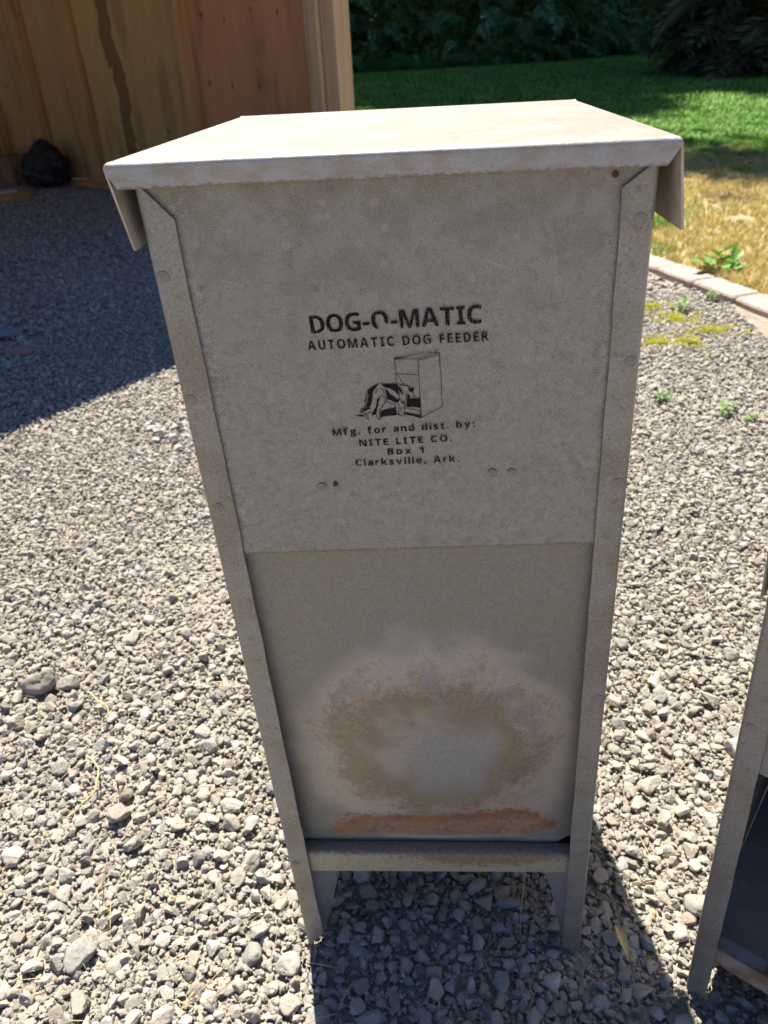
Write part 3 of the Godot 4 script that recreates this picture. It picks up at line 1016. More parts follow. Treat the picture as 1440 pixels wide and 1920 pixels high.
func lid(parent: Node3D, xl: float, xr: float, y: float, zf: float, zb: float, yb: float, bl: float, br: float, m: Material, m_flange: Material) -> void:
	var part := Node3D.new()
	put(part, "lid", parent)
	var r := 0.0035
	var dent := noise(950, 5.0, 2)
	var st := new_st()
	var top := func(u, v):
		var x := lerpf(xl + r, xr - r, u)
		var z := lerpf(zf - r, zb + r, v)
		var edge: float = minf(minf(u, 1 - u), minf(v, 1 - v))
		return cab(Vector3(x, lerpf(y, yb, v) + 0.0016 * dent.get_noise_2d(x, z) * smoothstep(0.0, 0.15, edge), z))
	grid(st, 28, 28, top, func(p): return Vector2((p.x + 0.22) / 0.44, (p.z + 0.4) / 0.44), Vector3(0, -0.0014, 0))
	commit(st, "top_sheet", m, part)
	# front lip, its ends cut on the slant
	st = new_st()
	var lip := func(u, v):
		var x0 := xl
		var x1 := xr
		var p := Vector3.ZERO
		if v <= 0.4:
			var a: float = v / 0.4 * PI / 2
			p = Vector3(0, y - r + r * cos(a), zf - r + r * sin(a))
			x0 += r - r * sin(a)
			x1 -= r - r * sin(a)
		else:
			var d: float = (v - 0.4) / 0.6
			p = Vector3(0, y - r - d * 0.0105, zf + 0.0012 * d)
			x0 += d * 0.0062
			x1 -= d * 0.0075
		p.x = lerpf(x0, x1, u)
		p.z += 0.0008 * dent.get_noise_1d(p.x * 2.0) * v
		return cab(p)
	grid(st, 60, 12, lip, func(p): return Vector2((p.x - lean.x * p.y + 0.17) / 0.34, clampf((y - p.y) / 0.0145, 0.0, 1.0)), Vector3(0, -0.0006, -0.0014))
	commit(st, "front_lip", M.lip, part)
	st = new_st()
	grid(st, 10, 6, func(u, v):
		var a: float = minf(v / 0.4, 1.0) * PI / 2
		var q: float = maxf(v - 0.4, 0.0) / 0.6
		return cab(Vector3(lerpf(xl, xr, u), yb - r + r * cos(a) - q * 0.014, zb + r - r * sin(a))), null, Vector3(0, -0.0006, 0.0014))
	commit(st, "rear_lip", m_flange, part)
	for side in [-1, 1]:
		st = new_st()
		var xe: float = xl if side < 0 else xr
		var xbot: float = bl if side < 0 else br
		grid(st, 30, 14, func(u, v):
			var z := lerpf(zf, zb, u)
			var yt := lerpf(y, yb, u)
			var p := Vector3(0, 0, z)
			if v <= 0.3:
				var a: float = v / 0.3 * PI / 2
				p.x = xe - side * (r - r * sin(a))
				p.y = yt - r + r * cos(a)
				p.z = lerpf(zf - (r - r * sin(a)), zb + (r - r * sin(a)), u)
			else:
				var d: float = (v - 0.3) / 0.7
				p.x = lerpf(xe, lerpf(xbot, xe, u * 0.7), d)
				p.y = yt - r - d * 0.0455
			return cab(p), null, Vector3(-side * 0.0014, -0.0004, 0))
		commit(st, "side_flap", m_flange, part)

func worn_print(parent: Node3D, tris: PackedVector2Array, wear: float, seed_: int, z: float, called: String, label := "", hole = null) -> void:
	# ink laid on the sheet: triangles cut small, flaked off where the wear noise is high
	var flake := noise(seed_, 900.0, 2)
	var st := new_st()
	var stack := []
	for i in range(0, tris.size(), 3): stack.append([tris[i], tris[i + 1], tris[i + 2]])
	while stack.size():
		var t: Array = stack.pop_back()
		var a: Vector2 = t[0]
		var b: Vector2 = t[1]
		var c: Vector2 = t[2]
		var ab := a.distance_to(b)
		var bc := b.distance_to(c)
		var ca := c.distance_to(a)
		var longest := maxf(ab, maxf(bc, ca))
		if longest > 0.0008:
			if longest == ab:
				var m := (a + b) / 2
				stack.append([a, m, c])
				stack.append([m, b, c])
			elif longest == bc:
				var m := (b + c) / 2
				stack.append([a, b, m])
				stack.append([a, m, c])
			else:
				var m := (c + a) / 2
				stack.append([a, b, m])
				stack.append([m, b, c])
			continue
		var g := (a + b + c) / 3
		var n := flake.get_noise_2d(g.x, g.y)
		if n > wear: continue
		if hole != null and g.distance_to(hole[0]) < hole[1] * (1.0 + 0.5 * n): continue
		if (c - a).cross(b - a) > 0:
			var k := b
			b = c
			c = k
		for p in [a, c, b]:
			st.set_normal(Vector3(0, 0, 1))
			st.add_vertex(cab(Vector3(p.x, p.y, z)))
	st.index()
	var o := node(called, st.commit(), M.ink, parent)
	if label: o.set_meta("label", label)

func letters(text: String, from: Vector2, to: Vector2, cap: float, gap: float) -> PackedVector2Array:
	# outlines of a line of bold type fitted between two ends of its baseline; gap is the spacing in cap heights
	var font := SystemFont.new()
	font.font_names = PackedStringArray(["Droid Sans"])
	font.font_weight = 700
	var glyphs := []
	var x := 0.0
	for ch in text:
		if ch == " ":
			x += 0.62
			continue
		var tm := TextMesh.new()
		tm.font = font
		tm.font_size = 64
		tm.pixel_size = 0.01
		tm.depth = 0.02
		tm.curve_step = 1.0
		tm.horizontal_alignment = HORIZONTAL_ALIGNMENT_LEFT
		tm.vertical_alignment = VERTICAL_ALIGNMENT_TOP
		tm.text = ch + "I"              # a capital beside it gives the baseline and the height
		var pts := _front(tm)
		tm = TextMesh.new()
		tm.font = font
		tm.font_size = 64
		tm.pixel_size = 0.01
		tm.depth = 0.02
		tm.curve_step = 1.0
		tm.horizontal_alignment = HORIZONTAL_ALIGNMENT_LEFT
		tm.vertical_alignment = VERTICAL_ALIGNMENT_TOP
		tm.text = "I"
		var ref := _front(tm)
		tm.text = ch
		var own := _front(tm)
		var lo := INF
		var hi := -INF
		for p in ref:
			lo = minf(lo, p.y)
			hi = maxf(hi, p.y)
		var xl := INF
		var xr := -INF
		for p in own:
			xl = minf(xl, p.x)
			xr = maxf(xr, p.x)
		var out := PackedVector2Array()
		for p in own: out.append(Vector2(x + (p.x - xl) / (hi - lo), (p.y - lo) / (hi - lo)))
		glyphs.append(out)
		x += (xr - xl) / (hi - lo) + gap
	x -= gap
	var run := to - from
	var up := Vector2(-run.y, run.x).normalized() * cap
	var all := PackedVector2Array()
	for g in glyphs:
		for p in g: all.append(from + run * (p.x / x) + up * p.y)
	return all

func _front(tm: TextMesh) -> PackedVector2Array:
	var out := PackedVector2Array()
	for s in tm.get_surface_count():
		var arr := tm.surface_get_arrays(s)
		var v: PackedVector3Array = arr[Mesh.ARRAY_VERTEX]
		var nn: PackedVector3Array = arr[Mesh.ARRAY_NORMAL]
		var ix: PackedInt32Array = arr[Mesh.ARRAY_INDEX] if arr[Mesh.ARRAY_INDEX] != null else PackedInt32Array(range(v.size()))
		for i in range(0, ix.size(), 3):
			if nn[ix[i]].z > 0.9 and nn[ix[i + 1]].z > 0.9:
				for k in 3: out.append(Vector2(v[ix[i + k]].x, v[ix[i + k]].y))
	return out

func ink_line(pts: Array, w: float, f: Callable) -> PackedVector2Array:
	var out := PackedVector2Array()
	for i in pts.size() - 1:
		var a: Vector2 = f.call(pts[i])
		var b: Vector2 = f.call(pts[i + 1])
		var n := Vector2(-(b - a).y, (b - a).x).normalized() * w * 0.5
		out.append_array([a - n, a + n, b + n, a - n, b + n, b - n])
	return out

func ink_patch(pts: Array, f: Callable) -> PackedVector2Array:
	var poly := PackedVector2Array()
	for p in pts: poly.append(f.call(p))
	var out := PackedVector2Array()
	for i in Geometry2D.triangulate_polygon(poly): out.append(poly[i])
	return out

func panel_texture() -> ImageTexture:
	# 0.30 m square of dull galvanised sheet at three pixels to the millimetre
	var blot := noise(1001, 0.010, 4)
	var mid := noise(1002, 0.05, 3)
	var fine := noise(1003, 0.26, 2)
	var cryst := noise(1004, 0.045, 1, FastNoiseLite.TYPE_CELLULAR)
	cryst.cellular_return_type = FastNoiseLite.RETURN_CELL_VALUE
	var r := RandomNumberGenerator.new()
	r.seed = 12
	var near := {}
	for k in 150:
		var l := [r.randf() * 900.0, 900.0 * pow(r.randf(), 2.4), r.randf_range(2.5, 8.0), r.randf_range(0.3, 0.8), k % 7 == 0]
		for gy in range(int((l[1] - 14) / 30), int((l[1] + 14) / 30) + 1):
			for gx in range(int((l[0] - 14) / 30), int((l[0] + 14) / 30) + 1):
				var key := gy * 100 + gx
				if not near.has(key): near[key] = []
				near[key].append(l)
	var scratch := []
	for k in 26:
		var a := Vector2(r.randf() * 900.0, r.randf() * 900.0)
		var d := Vector2.from_angle(r.randf_range(-0.5, 0.5) + (PI / 2 if k % 3 else 0.0)) * r.randf_range(20, 130)
		scratch.append([a, a + d, r.randf_range(0.25, 0.6)])
	var tex := paint(900, 900, func(i, j):
		var n1 := blot.get_noise_2d(i, j)
		var n2 := mid.get_noise_2d(i, j)
		var n3 := fine.get_noise_2d(i, j)
		var c := v3(0.261, 0.259, 0.241)
		c *= 1.0 + 0.20 * n2 + 0.44 * n3 + 0.09 * cryst.get_noise_2d(i, j)
		# olive film under the lid, ragged and speckled; cleaner grey zinc lower down
		var film := smoothstep(-0.15, 0.45, 0.6 * n1 + 0.5 * n2 + 0.5 * n3 + 0.42 - j / 480.0)
		c = c.lerp(v3(0.178, 0.169, 0.142) * (1.0 + 0.35 * n3 + 0.25 * n2), 0.6 * film)
		c = c.lerp(v3(0.259, 0.263, 0.258) * (1.0 + 0.3 * n3), 0.6 * smoothstep(0.0, 0.35, -n1 + 0.4 * n2))
		c = c.lerp(v3(0.194, 0.182, 0.162), 0.35 * smoothstep(0.34, 0.5, mid.get_noise_2d(i * 0.4 + 300, j * 0.4)))
		# white oxide along the corner strips
		var xm: float = absf(i / 900.0 * 0.30 - 0.15)
		var ox := smoothstep(0.124, 0.1305, xm + 0.004 * n1) * smoothstep(90.0, 240.0, j) * (1.0 if i < 450 else smoothstep(520.0, 400.0, j))
		if ox > 0 and n3 + 0.6 * n2 + 0.35 * n1 > 0.55 - 0.5 * ox: c = c.lerp(v3(0.398, 0.404, 0.393), 0.7)
		if near.has(int(j / 30) * 100 + int(i / 30)):
			for l in near[int(j / 30) * 100 + int(i / 30)]:
				var q: float = Vector2(i - l[0], j - l[1]).length() / l[2] + 0.5 * n3
				if q < 1.0: c = c.lerp(v3(0.151, 0.143, 0.121) if l[4] else v3(0.335, 0.327, 0.275), minf(1.0, l[3] * (1.15 if q > 0.45 else 0.6)))
		# grime held by the folded lower hem
		var hem: float = (j - 858.0 + (i - 450.0) * 0.0254) / 900.0 * 0.30
		if hem > -0.0016 + 0.001 * n2: c = c.lerp(v3(0.145, 0.128, 0.103), 0.65)
		if n3 > 0.5: c = c.lerp(v3(0.367, 0.371, 0.360), 0.55)
		if n3 < -0.58: c *= 0.62
		return c)
	var im: Image = tex.get_image()
	for q in scratch:
		for k in 120:
			var p: Vector2 = q[0].lerp(q[1], k / 119.0)
			if p.x > 1 and p.y > 1 and p.x < 898 and p.y < 898 and fine.get_noise_1d(k * 0.6 + q[0].x) > -0.2:
				im.set_pixel(int(p.x), int(p.y), im.get_pixel(int(p.x), int(p.y)).lerp(Color(0.74, 0.73, 0.71), q[2]))
	return ImageTexture.create_from_image(im)

func door_texture() -> ImageTexture:
	# the swing door, 0.28 m x 0.42 m; noses have rubbed a ring, damp has rusted the foot
	var blot := noise(1101, 0.009, 4)
	var mid := noise(1102, 0.05, 3)
	var fine := noise(1103, 0.26, 2)
	return paint(680, 1020, func(i, j):
		var x: float = -0.14 + 0.28 * i / 680.0
		var y: float = 0.56 - 0.42 * j / 1020.0
		var n1 := blot.get_noise_2d(i, j)
		var n2 := mid.get_noise_2d(i, j)
		var n3 := fine.get_noise_2d(i, j)
		var c := v3(0.237, 0.232, 0.207) * (1.0 + 0.14 * n2 + 0.42 * n3)
		c = c.lerp(v3(0.239, 0.225, 0.190) * (1.0 + 0.25 * n3), 0.5 * smoothstep(-0.1, 0.35, n1))
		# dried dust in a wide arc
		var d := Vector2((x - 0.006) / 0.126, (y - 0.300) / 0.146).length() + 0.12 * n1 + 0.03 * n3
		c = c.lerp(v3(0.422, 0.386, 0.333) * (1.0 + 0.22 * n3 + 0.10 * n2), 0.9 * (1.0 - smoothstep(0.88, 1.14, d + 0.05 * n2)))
		# brown ring inside it
		var e := Vector2((x - 0.004) / 0.112, (y - 0.322) / 0.100).length() + 0.26 * n1 + 0.08 * n2 + 0.16 * n3
		var ring := smoothstep(1.10, 0.72, e) * smoothstep(0.25, 0.6, e)
		c = c.lerp(v3(0.239, 0.193, 0.130) * (1.0 + 0.35 * n3 + 0.2 * n2), 0.9 * ring)
		# rubbed bare in the middle: bluish zinc, speckled, with brown let through
		var f := Vector2((x - 0.016) / 0.046, (y - 0.312) / 0.054).length() + 0.35 * n1 + 0.12 * n2 + 0.45 * n3
		if f < 1.3: c = c.lerp(v3(0.281, 0.291, 0.300) * (1.0 + 0.45 * n3 + 0.1 * n2), 0.85 * smoothstep(1.3, 0.5, f))
		# flakes of bare zinc along the upper rim of the ring
		for q in [[0.066, 0.39, 0.014, 0.010], [0.083, 0.372, 0.016, 0.012], [0.096, 0.352, 0.01, 0.008], [-0.061, 0.396, 0.014, 0.010], [0.004, 0.41, 0.010, 0.012], [0.02, 0.222, 0.03, 0.007], [0.012, 0.39, 0.006, 0.014]]:
			var g: float = Vector2((x - q[0]) / q[2], (y - q[1]) / q[3]).length()
			if g < 1.0 and n3 + 0.7 * n2 > -0.1 + 0.55 * g: c = v3(0.256, 0.276, 0.307)
		# rust along the foot
		var topy := 0.217 + 0.016 * smoothstep(-0.09, 0.02, x)
		if x > 0.085: topy -= (x - 0.085) * 0.8
		if x < -0.066: topy -= (-0.066 - x) * 0.5
		topy += 0.008 * n1 + 0.009 * n2 + 0.006 * n3
		var lowy: float = 0.1745 + 0.004 * n2 + maxf(x - 0.09, 0) * 0.5
		if x > -0.114 + 0.01 * n2 and x < 0.1205 and y < topy and y > lowy:
			var s := smoothstep(0.0, 0.010, topy - y) * smoothstep(0.0, 0.016, x + 0.114) * smoothstep(0.0, 0.006, y - lowy)
			var hot := smoothstep(-0.25, 0.30, 1.3 * n3 + 0.9 * n2 + 0.75 * smoothstep(0.030, 0.004, topy - y) - 0.05)
			c = c.lerp(v3(0.292, 0.191, 0.120), 0.45 * s)
			c = c.lerp(v3(0.345, 0.144, 0.060).lerp(v3(0.191, 0.085, 0.048), clampf(0.5 + 0.9 * n1, 0, 1)) * (1.0 + 0.5 * n3), 0.9 * s * hot)
		if n3 > 0.55: c = c.lerp(v3(0.409, 0.402, 0.374), 0.5)
		if n3 < -0.6: c *= 0.65
		return c)

func rail_texture() -> ImageTexture:
	var blot := noise(1201, 0.010, 3)
	var mid := noise(1202, 0.05, 3)
	var fine := noise(1203, 0.25, 2)
	return paint(800, 160, func(i, j):
		var n1 := blot.get_noise_2d(i, j)
		var n2 := mid.get_noise_2d(i, j)
		var n3 := fine.get_noise_2d(i, j)
		var c := v3(0.365, 0.350, 0.259) * (1.0 + 0.2 * n2 + 0.25 * n3)
		var t: float = j / 160.0
		var bell := exp(-pow((i - 520.0) / 190.0, 2.0))
		# rust creeping down from the fold
		if t < 0.34 + 0.36 * bell + 0.25 * n2 + 0.1 * n1:
			c = c.lerp(v3(0.152, 0.112, 0.096).lerp(v3(0.269, 0.161, 0.095), clampf(t * 1.6 + n2, 0, 1)) * (1.0 + 0.4 * n3), 0.8)
		return c)

func lid_texture() -> ImageTexture:
	var blot := noise(1301, 0.009, 4)
	var fine := noise(1302, 0.3, 2)
	var mid := noise(1303, 0.045, 3)
	return paint(640, 640, func(i, j):
		var n1 := blot.get_noise_2d(i, j)
		var n2 := mid.get_noise_2d(i, j)
		var n3 := fine.get_noise_2d(i, j)
		var c := v3(0.387, 0.369, 0.339) * (1.0 + 0.06 * n1 + 0.08 * n2 + 0.14 * n3)
		c = c.lerp(v3(0.434, 0.425, 0.413), smoothstep(0.05, 0.4, n1) * 0.7)
		if n2 < -0.5: c = c.lerp(v3(0.29, 0.26, 0.217), 0.5)
		return c)

func make_feeder_one() -> void:
	lean = Vector3(-0.0279, 0, 0)
	var f := thing("dog_feeder", "tall grey galvanised dog feeder with printed front and rusty swing door", "dog feeder", Vector3.ZERO)
	var pm := mat(Color.WHITE, 0.5, 0.25)
	pm.albedo_texture = panel_texture()
	pm.texture_repeat = false
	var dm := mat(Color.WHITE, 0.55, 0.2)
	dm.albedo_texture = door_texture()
	dm.texture_repeat = false
	var oil := noise(960, 6.0, 2)
	# printed upper sheet
	var seam := func(x): return 0.5438 + x * 0.0254
	var st := new_st()
	grid(st, 30, 60, func(u, v):
		var x := lerpf(-0.148, 0.148, u)
		var y := lerpf(seam.call(x), 0.816, v)
		var e: float = minf(minf(u, 1 - u), minf(v, 1 - v))
		return cab(Vector3(x, y, -0.0032 + 0.0013 * oil.get_noise_2d(x, y) * smoothstep(0.0, 0.2, e) + 0.0012 * smoothstep(0.05, 0.0, v))),
		func(p): return Vector2((p.x - lean.x * p.y + 0.15) / 0.30, (0.83 - p.y) / 0.30), Vector3(0, 0, -0.0022))
	var up := commit(st, "upper_panel", pm, f)
	var zi := -0.0020
	worn_print(up, letters("DOG-O-MATIC", Vector2(-0.0581, 0.7134), Vector2(0.052, 0.7169), 0.0117, 0.10), 0.40, 71, zi, "printed_lettering", "black printed words DOG-O-MATIC with the second O worn", [Vector2(-0.0108, 0.7152), 0.0042])
	worn_print(up, letters("AUTOMATIC DOG FEEDER", Vector2(-0.0616, 0.7023), Vector2(0.056, 0.7053), 0.0062, 0.28), 0.42, 72, zi, "printed_lettering", "black printed words AUTOMATIC DOG FEEDER")
	worn_print(up, letters("Mfg. for and dist. by:", Vector2(-0.0521, 0.6398), Vector2(0.0462, 0.6445), 0.0050, 0.24), 0.42, 73, zi, "printed_lettering", "black printed words Mfg. for and dist. by:")
	worn_print(up, letters("NITE LITE CO.", Vector2(-0.0343, 0.6312), Vector2(0.0303, 0.6339), 0.0050, 0.26), 0.42, 74, zi, "printed_lettering", "black printed words NITE LITE CO.")
	worn_print(up, letters("Box 1", Vector2(-0.0150, 0.6243), Vector2(0.0104, 0.6252), 0.0048, 0.3), 0.5, 75, zi, "printed_lettering", "black printed words Box 1")
	worn_print(up, letters("Clarksville, Ark.", Vector2(-0.0384, 0.6156), Vector2(0.0351, 0.6179), 0.0050, 0.25), 0.42, 76, zi, "printed_lettering", "black printed words Clarksville, Ark.")
	# the drawing of a dog with its head in a feeder; its own units, 1440 wide
	var df := func(p):
		var u: float = p[0] / 1440.0
		var v: float = p[1] / 1047.0
		return Vector2(-0.0393, 0.7075) + Vector2(0.0760, -0.0023) * u + Vector2(-0.0065 + 0.0049 * u, -0.0611) * v
	var ink := PackedVector2Array()
	for l in [
		[[650, 195], [985, 130], [1205, 125], [945, 197], [650, 197]], [[960, 212], [1208, 148]], [[655, 200], [680, 495]], [[943, 200], [958, 500], [985, 920]], [[1205, 125], [1212, 300], [1222, 360], [1240, 770]], [[985, 920], [1110, 850], [1240, 772]],
		[[670, 375], [955, 388]], [[682, 375], [765, 502]], [[775, 795], [978, 832]], [[775, 790], [775, 860]], [[780, 862], [980, 888]], [[968, 830], [968, 885]],
		[[330, 575], [303, 640], [305, 720], [325, 640], [338, 580]], [[460, 680], [490, 645], [540, 655], [552, 715], [490, 800], [465, 850], [488, 935], [452, 945], [432, 880]], [[555, 712], [620, 745], [690, 748]], [[670, 765], [672, 850], [712, 892]],
		[[712, 740], [708, 850], [722, 892], [795, 897]], [[780, 740], [772, 875]], [[735, 780], [738, 850]], [[795, 620], [802, 700], [782, 760]], [[872, 592], [892, 640], [905, 672]], [[840, 540], [838, 600]], [[300, 872], [312, 932], [342, 938], [322, 882]], [[300, 690], [292, 790], [232, 850], [300, 872], [382, 845]],
		[[440, 560], [425, 610]], [[480, 555], [520, 570], [530, 620]], [[720, 580], [715, 660], [735, 720]], [[235, 815], [270, 800]]]:
		ink.append_array(ink_line(l, 0.00042, df))
	for p in [
		[[330, 572], [400, 522], [470, 492], [432, 532], [392, 590], [386, 680], [365, 770], [300, 792], [322, 720], [338, 650]], [[470, 492], [560, 500], [690, 500], [702, 560], [706, 640], [650, 580], [600, 555], [532, 540], [500, 506]],
		[[540, 560], [570, 582], [600, 622], [640, 662], [690, 692], [722, 680], [702, 732], [650, 722], [600, 692], [560, 650]], [[692, 518], [742, 560], [766, 640], [738, 612], [714, 580]], [[690, 502], [770, 505], [836, 518], [836, 532], [760, 520]],
		[[820, 548], [892, 548], [896, 572], [866, 572], [872, 602], [842, 590]], [[815, 620], [842, 640], [842, 690], [812, 682]], [[490, 832], [662, 790], [690, 890], [560, 900], [470, 916]], [[482, 660], [455, 740], [470, 762], [432, 800], [432, 882], [372, 892], [398, 832], [428, 790], [440, 690]],
		[[740, 722], [792, 710], [752, 752]], [[175, 897], [250, 882], [302, 905], [232, 908]], [[300, 800], [340, 782], [370, 802], [310, 832], [240, 852], [270, 822]], [[812, 684], [970, 676], [978, 800], [900, 782], [800, 786]], [[775, 850], [985, 902], [988, 926], [780, 876]], [[650, 190], [720, 190], [850, 200], [650, 206]], [[560, 655], [600, 700], [560, 690]]]:
		ink.append_array(ink_patch(p, df))
	worn_print(up, ink, 0.52, 77, zi, "printed_drawing", "black line drawing of a dog eating from a feeder")
	for p in [[-0.0649, 0.5985], [0.0581, 0.6077], [0.0715, 0.6078]]: rivet(up, p[0], p[1], -0.0030, 0.0034)
	for p in [[-0.0549, 0.601, 0.0017], [0.1283, 0.8014, 0.0019]]:
		st = new_st()
		var ring := []
		for k in 12: ring.append(cab(Vector3(p[0] + p[2] * cos(TAU * k / 12.0), p[1] + p[2] * sin(TAU * k / 12.0), -0.0019)))
		prism(st, ring, Vector3(0, 0, -0.002))
		commit(st, "screw_hole", M.rust_hole, up)
	# swing door: hangs inside the corner strips, leans in towards its foot, and bellies out in the middle
	st = new_st()
	var dz := func(x, y):
		var t := clampf((0.545 - y) / 0.385, 0, 1)
		var d := Vector2((x - 0.005) / 0.125, (y - 0.315) / 0.145).length()
		return -0.0075 - 0.0130 * pow(t, 1.3) + 0.0135 * (1.0 - smoothstep(0.5, 1.08, d)) + 0.0007 * oil.get_noise_2d(x + 3.0, y)
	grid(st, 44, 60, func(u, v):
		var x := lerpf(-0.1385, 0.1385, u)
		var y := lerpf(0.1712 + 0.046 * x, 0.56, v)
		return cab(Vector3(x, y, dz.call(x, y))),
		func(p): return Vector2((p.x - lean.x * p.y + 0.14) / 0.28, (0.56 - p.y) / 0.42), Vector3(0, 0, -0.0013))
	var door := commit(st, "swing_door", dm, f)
	door.set_meta("label", "lower swing door with a brown rubbed ring and a rust band")
	# the door's turned-in foot with its corners cut away
	st = new_st()
	prism(st, [cab(Vector3(-0.134, 0.1648, -0.0205)), cab(Vector3(0.134, 0.1770, -0.0203)), cab(Vector3(0.1185, 0.1632, -0.0200)), cab(Vector3(-0.1222, 0.1527, -0.0202))], Vector3(0, 0, -0.0013))
	commit(st, "door_foot", M.steel, door)
	# bottom rail with its rusty top fold
	var rm := mat(Color.WHITE, 0.6, 0.15)
	rm.albedo_texture = rail_texture()
	rm.texture_repeat = false
	st = new_st()
	grid(st, 30, 8, func(u, v):
		var x := lerpf(-0.1378, 0.1378, u)
		var yb: float = 0.1335 + 0.0062 * u
		var yt: float = 0.1665 + 0.0025 * u
		if v < 0.5: return cab(Vector3(x, lerpf(yb, yt - 0.003, v * 2.0), -0.0045))
		var a: float = (v - 0.5) * 2.0
		return cab(Vector3(x, yt - 0.003 + 0.003 * minf(a * 2.0, 1.0) - 0.001 * a, -0.0045 - 0.013 * a)),
		func(p): return Vector2((p.x - lean.x * p.y + 0.14) / 0.28, clampf(0.30 * (1.0 + (p.z + 0.0045) / 0.013) if p.z < -0.0047 else 0.30 + (0.166 - p.y) / 0.045, 0, 1)), Vector3(0, -0.0008, -0.0012))
	commit(st, "bottom_rail", rm, f)
	# corner strips with their rivets
	var l := strip(f, -1.0, 0.1525, 0.132, 0.787, 0.8065, 0.0245, M.steel)
	for p in [[-0.148, 0.7533], [-0.1484, 0.6703], [-0.1437, 0.5839], [-0.146, 0.152]]: rivet(l, clampf(p[0], -0.1462, -0.137), p[1], 0.0002)
	var r := strip(f, 1.0, 0.1525, 0.1325, 0.7944, 0.8065, 0.0116, M.steel)
	for p in [[0.1440, 0.7767], [0.1462, 0.6894], [0.1460, 0.5999], [0.1458, 0.391]]: rivet(r, p[0], p[1], 0.0002)
	# slanting plates behind the front legs
	for s in [-1, 1]:
		st = new_st()
		prism(st, [cab(Vector3(s * 0.150, 0.002, -0.006)), cab(Vector3(s * 0.134, 0.004, -0.016)), cab(Vector3(s * (0.101 if s < 0 else 0.112), 0.128, -0.026)), cab(Vector3(s * 0.150, 0.128, -0.006))], Vector3(0, 0, -0.0012))
		commit(st, "leg_plate", M.inside, f)
	cabinet_body(f, 0.1525, 0.812, 0.362, 0.125)
	var lm := mat(Color.WHITE, 0.38, 0.35)
	lm.albedo_texture = M.lid_tex
	bump(lm, 1310, 0.05, 256, 0.02)
	var lf := tri_mat(ramp_noise(1320, 0.03, 256, [[0.0, v3(0.36, 0.28, 0.19)], [0.4, v3(0.46, 0.40, 0.33)], [1.0, v3(0.55, 0.52, 0.49)]]), 6.0, 0.6, 0.12)
	lid(f, -0.1652, 0.1620, 0.8206, 0.0065, -0.3708, 0.8140, -0.1585, 0.1675, lm, lf)

func cabinet_body(f: Node3D, w: float, h: float, depth: float, low: float) -> void:
	# side sheets, back sheet, hopper floor and rear legs
	for s in [-1, 1]:
		var st := new_st()
		box(st, Vector3(s * (w - 0.0032), low - 0.02, -depth), Vector3(s * (w - 0.0018), h - 0.004, -0.006), cab)
		commit(st, "side_panel", M.steel, f)
		st = new_st()
		prism(st, [cab(Vector3(s * w, 0.001, -depth)), cab(Vector3(s * w, 0.001, -depth + 0.024)), cab(Vector3(s * w, h - 0.006, -depth + 0.024)), cab(Vector3(s * w, h - 0.006, -depth))], Vector3(-s * 0.0014, 0, 0))
		prism(st, [cab(Vector3(s * (w - 0.0014), 0.001, -depth)), cab(Vector3(s * (w - 0.022), 0.001, -depth)), cab(Vector3(s * (w - 0.022), h - 0.006, -depth)), cab(Vector3(s * (w - 0.0014), h - 0.006, -depth))], Vector3(0, 0, 0.0014))
		commit(st, "rear_leg", M.steel, f)
	var st2 := new_st()
	box(st2, Vector3(-w + 0.004, low, -depth + 0.0034), Vector3(w - 0.004, h - 0.004, -depth + 0.002), cab)
	commit(st2, "back_panel", M.steel, f)
	st2 = new_st()
	box(st2, Vector3(-w + 0.004, low - 0.001, -depth + 0.004), Vector3(w - 0.004, low + 0.0004, -0.021), cab)
	commit(st2, "tray_floor", M.inside, f)

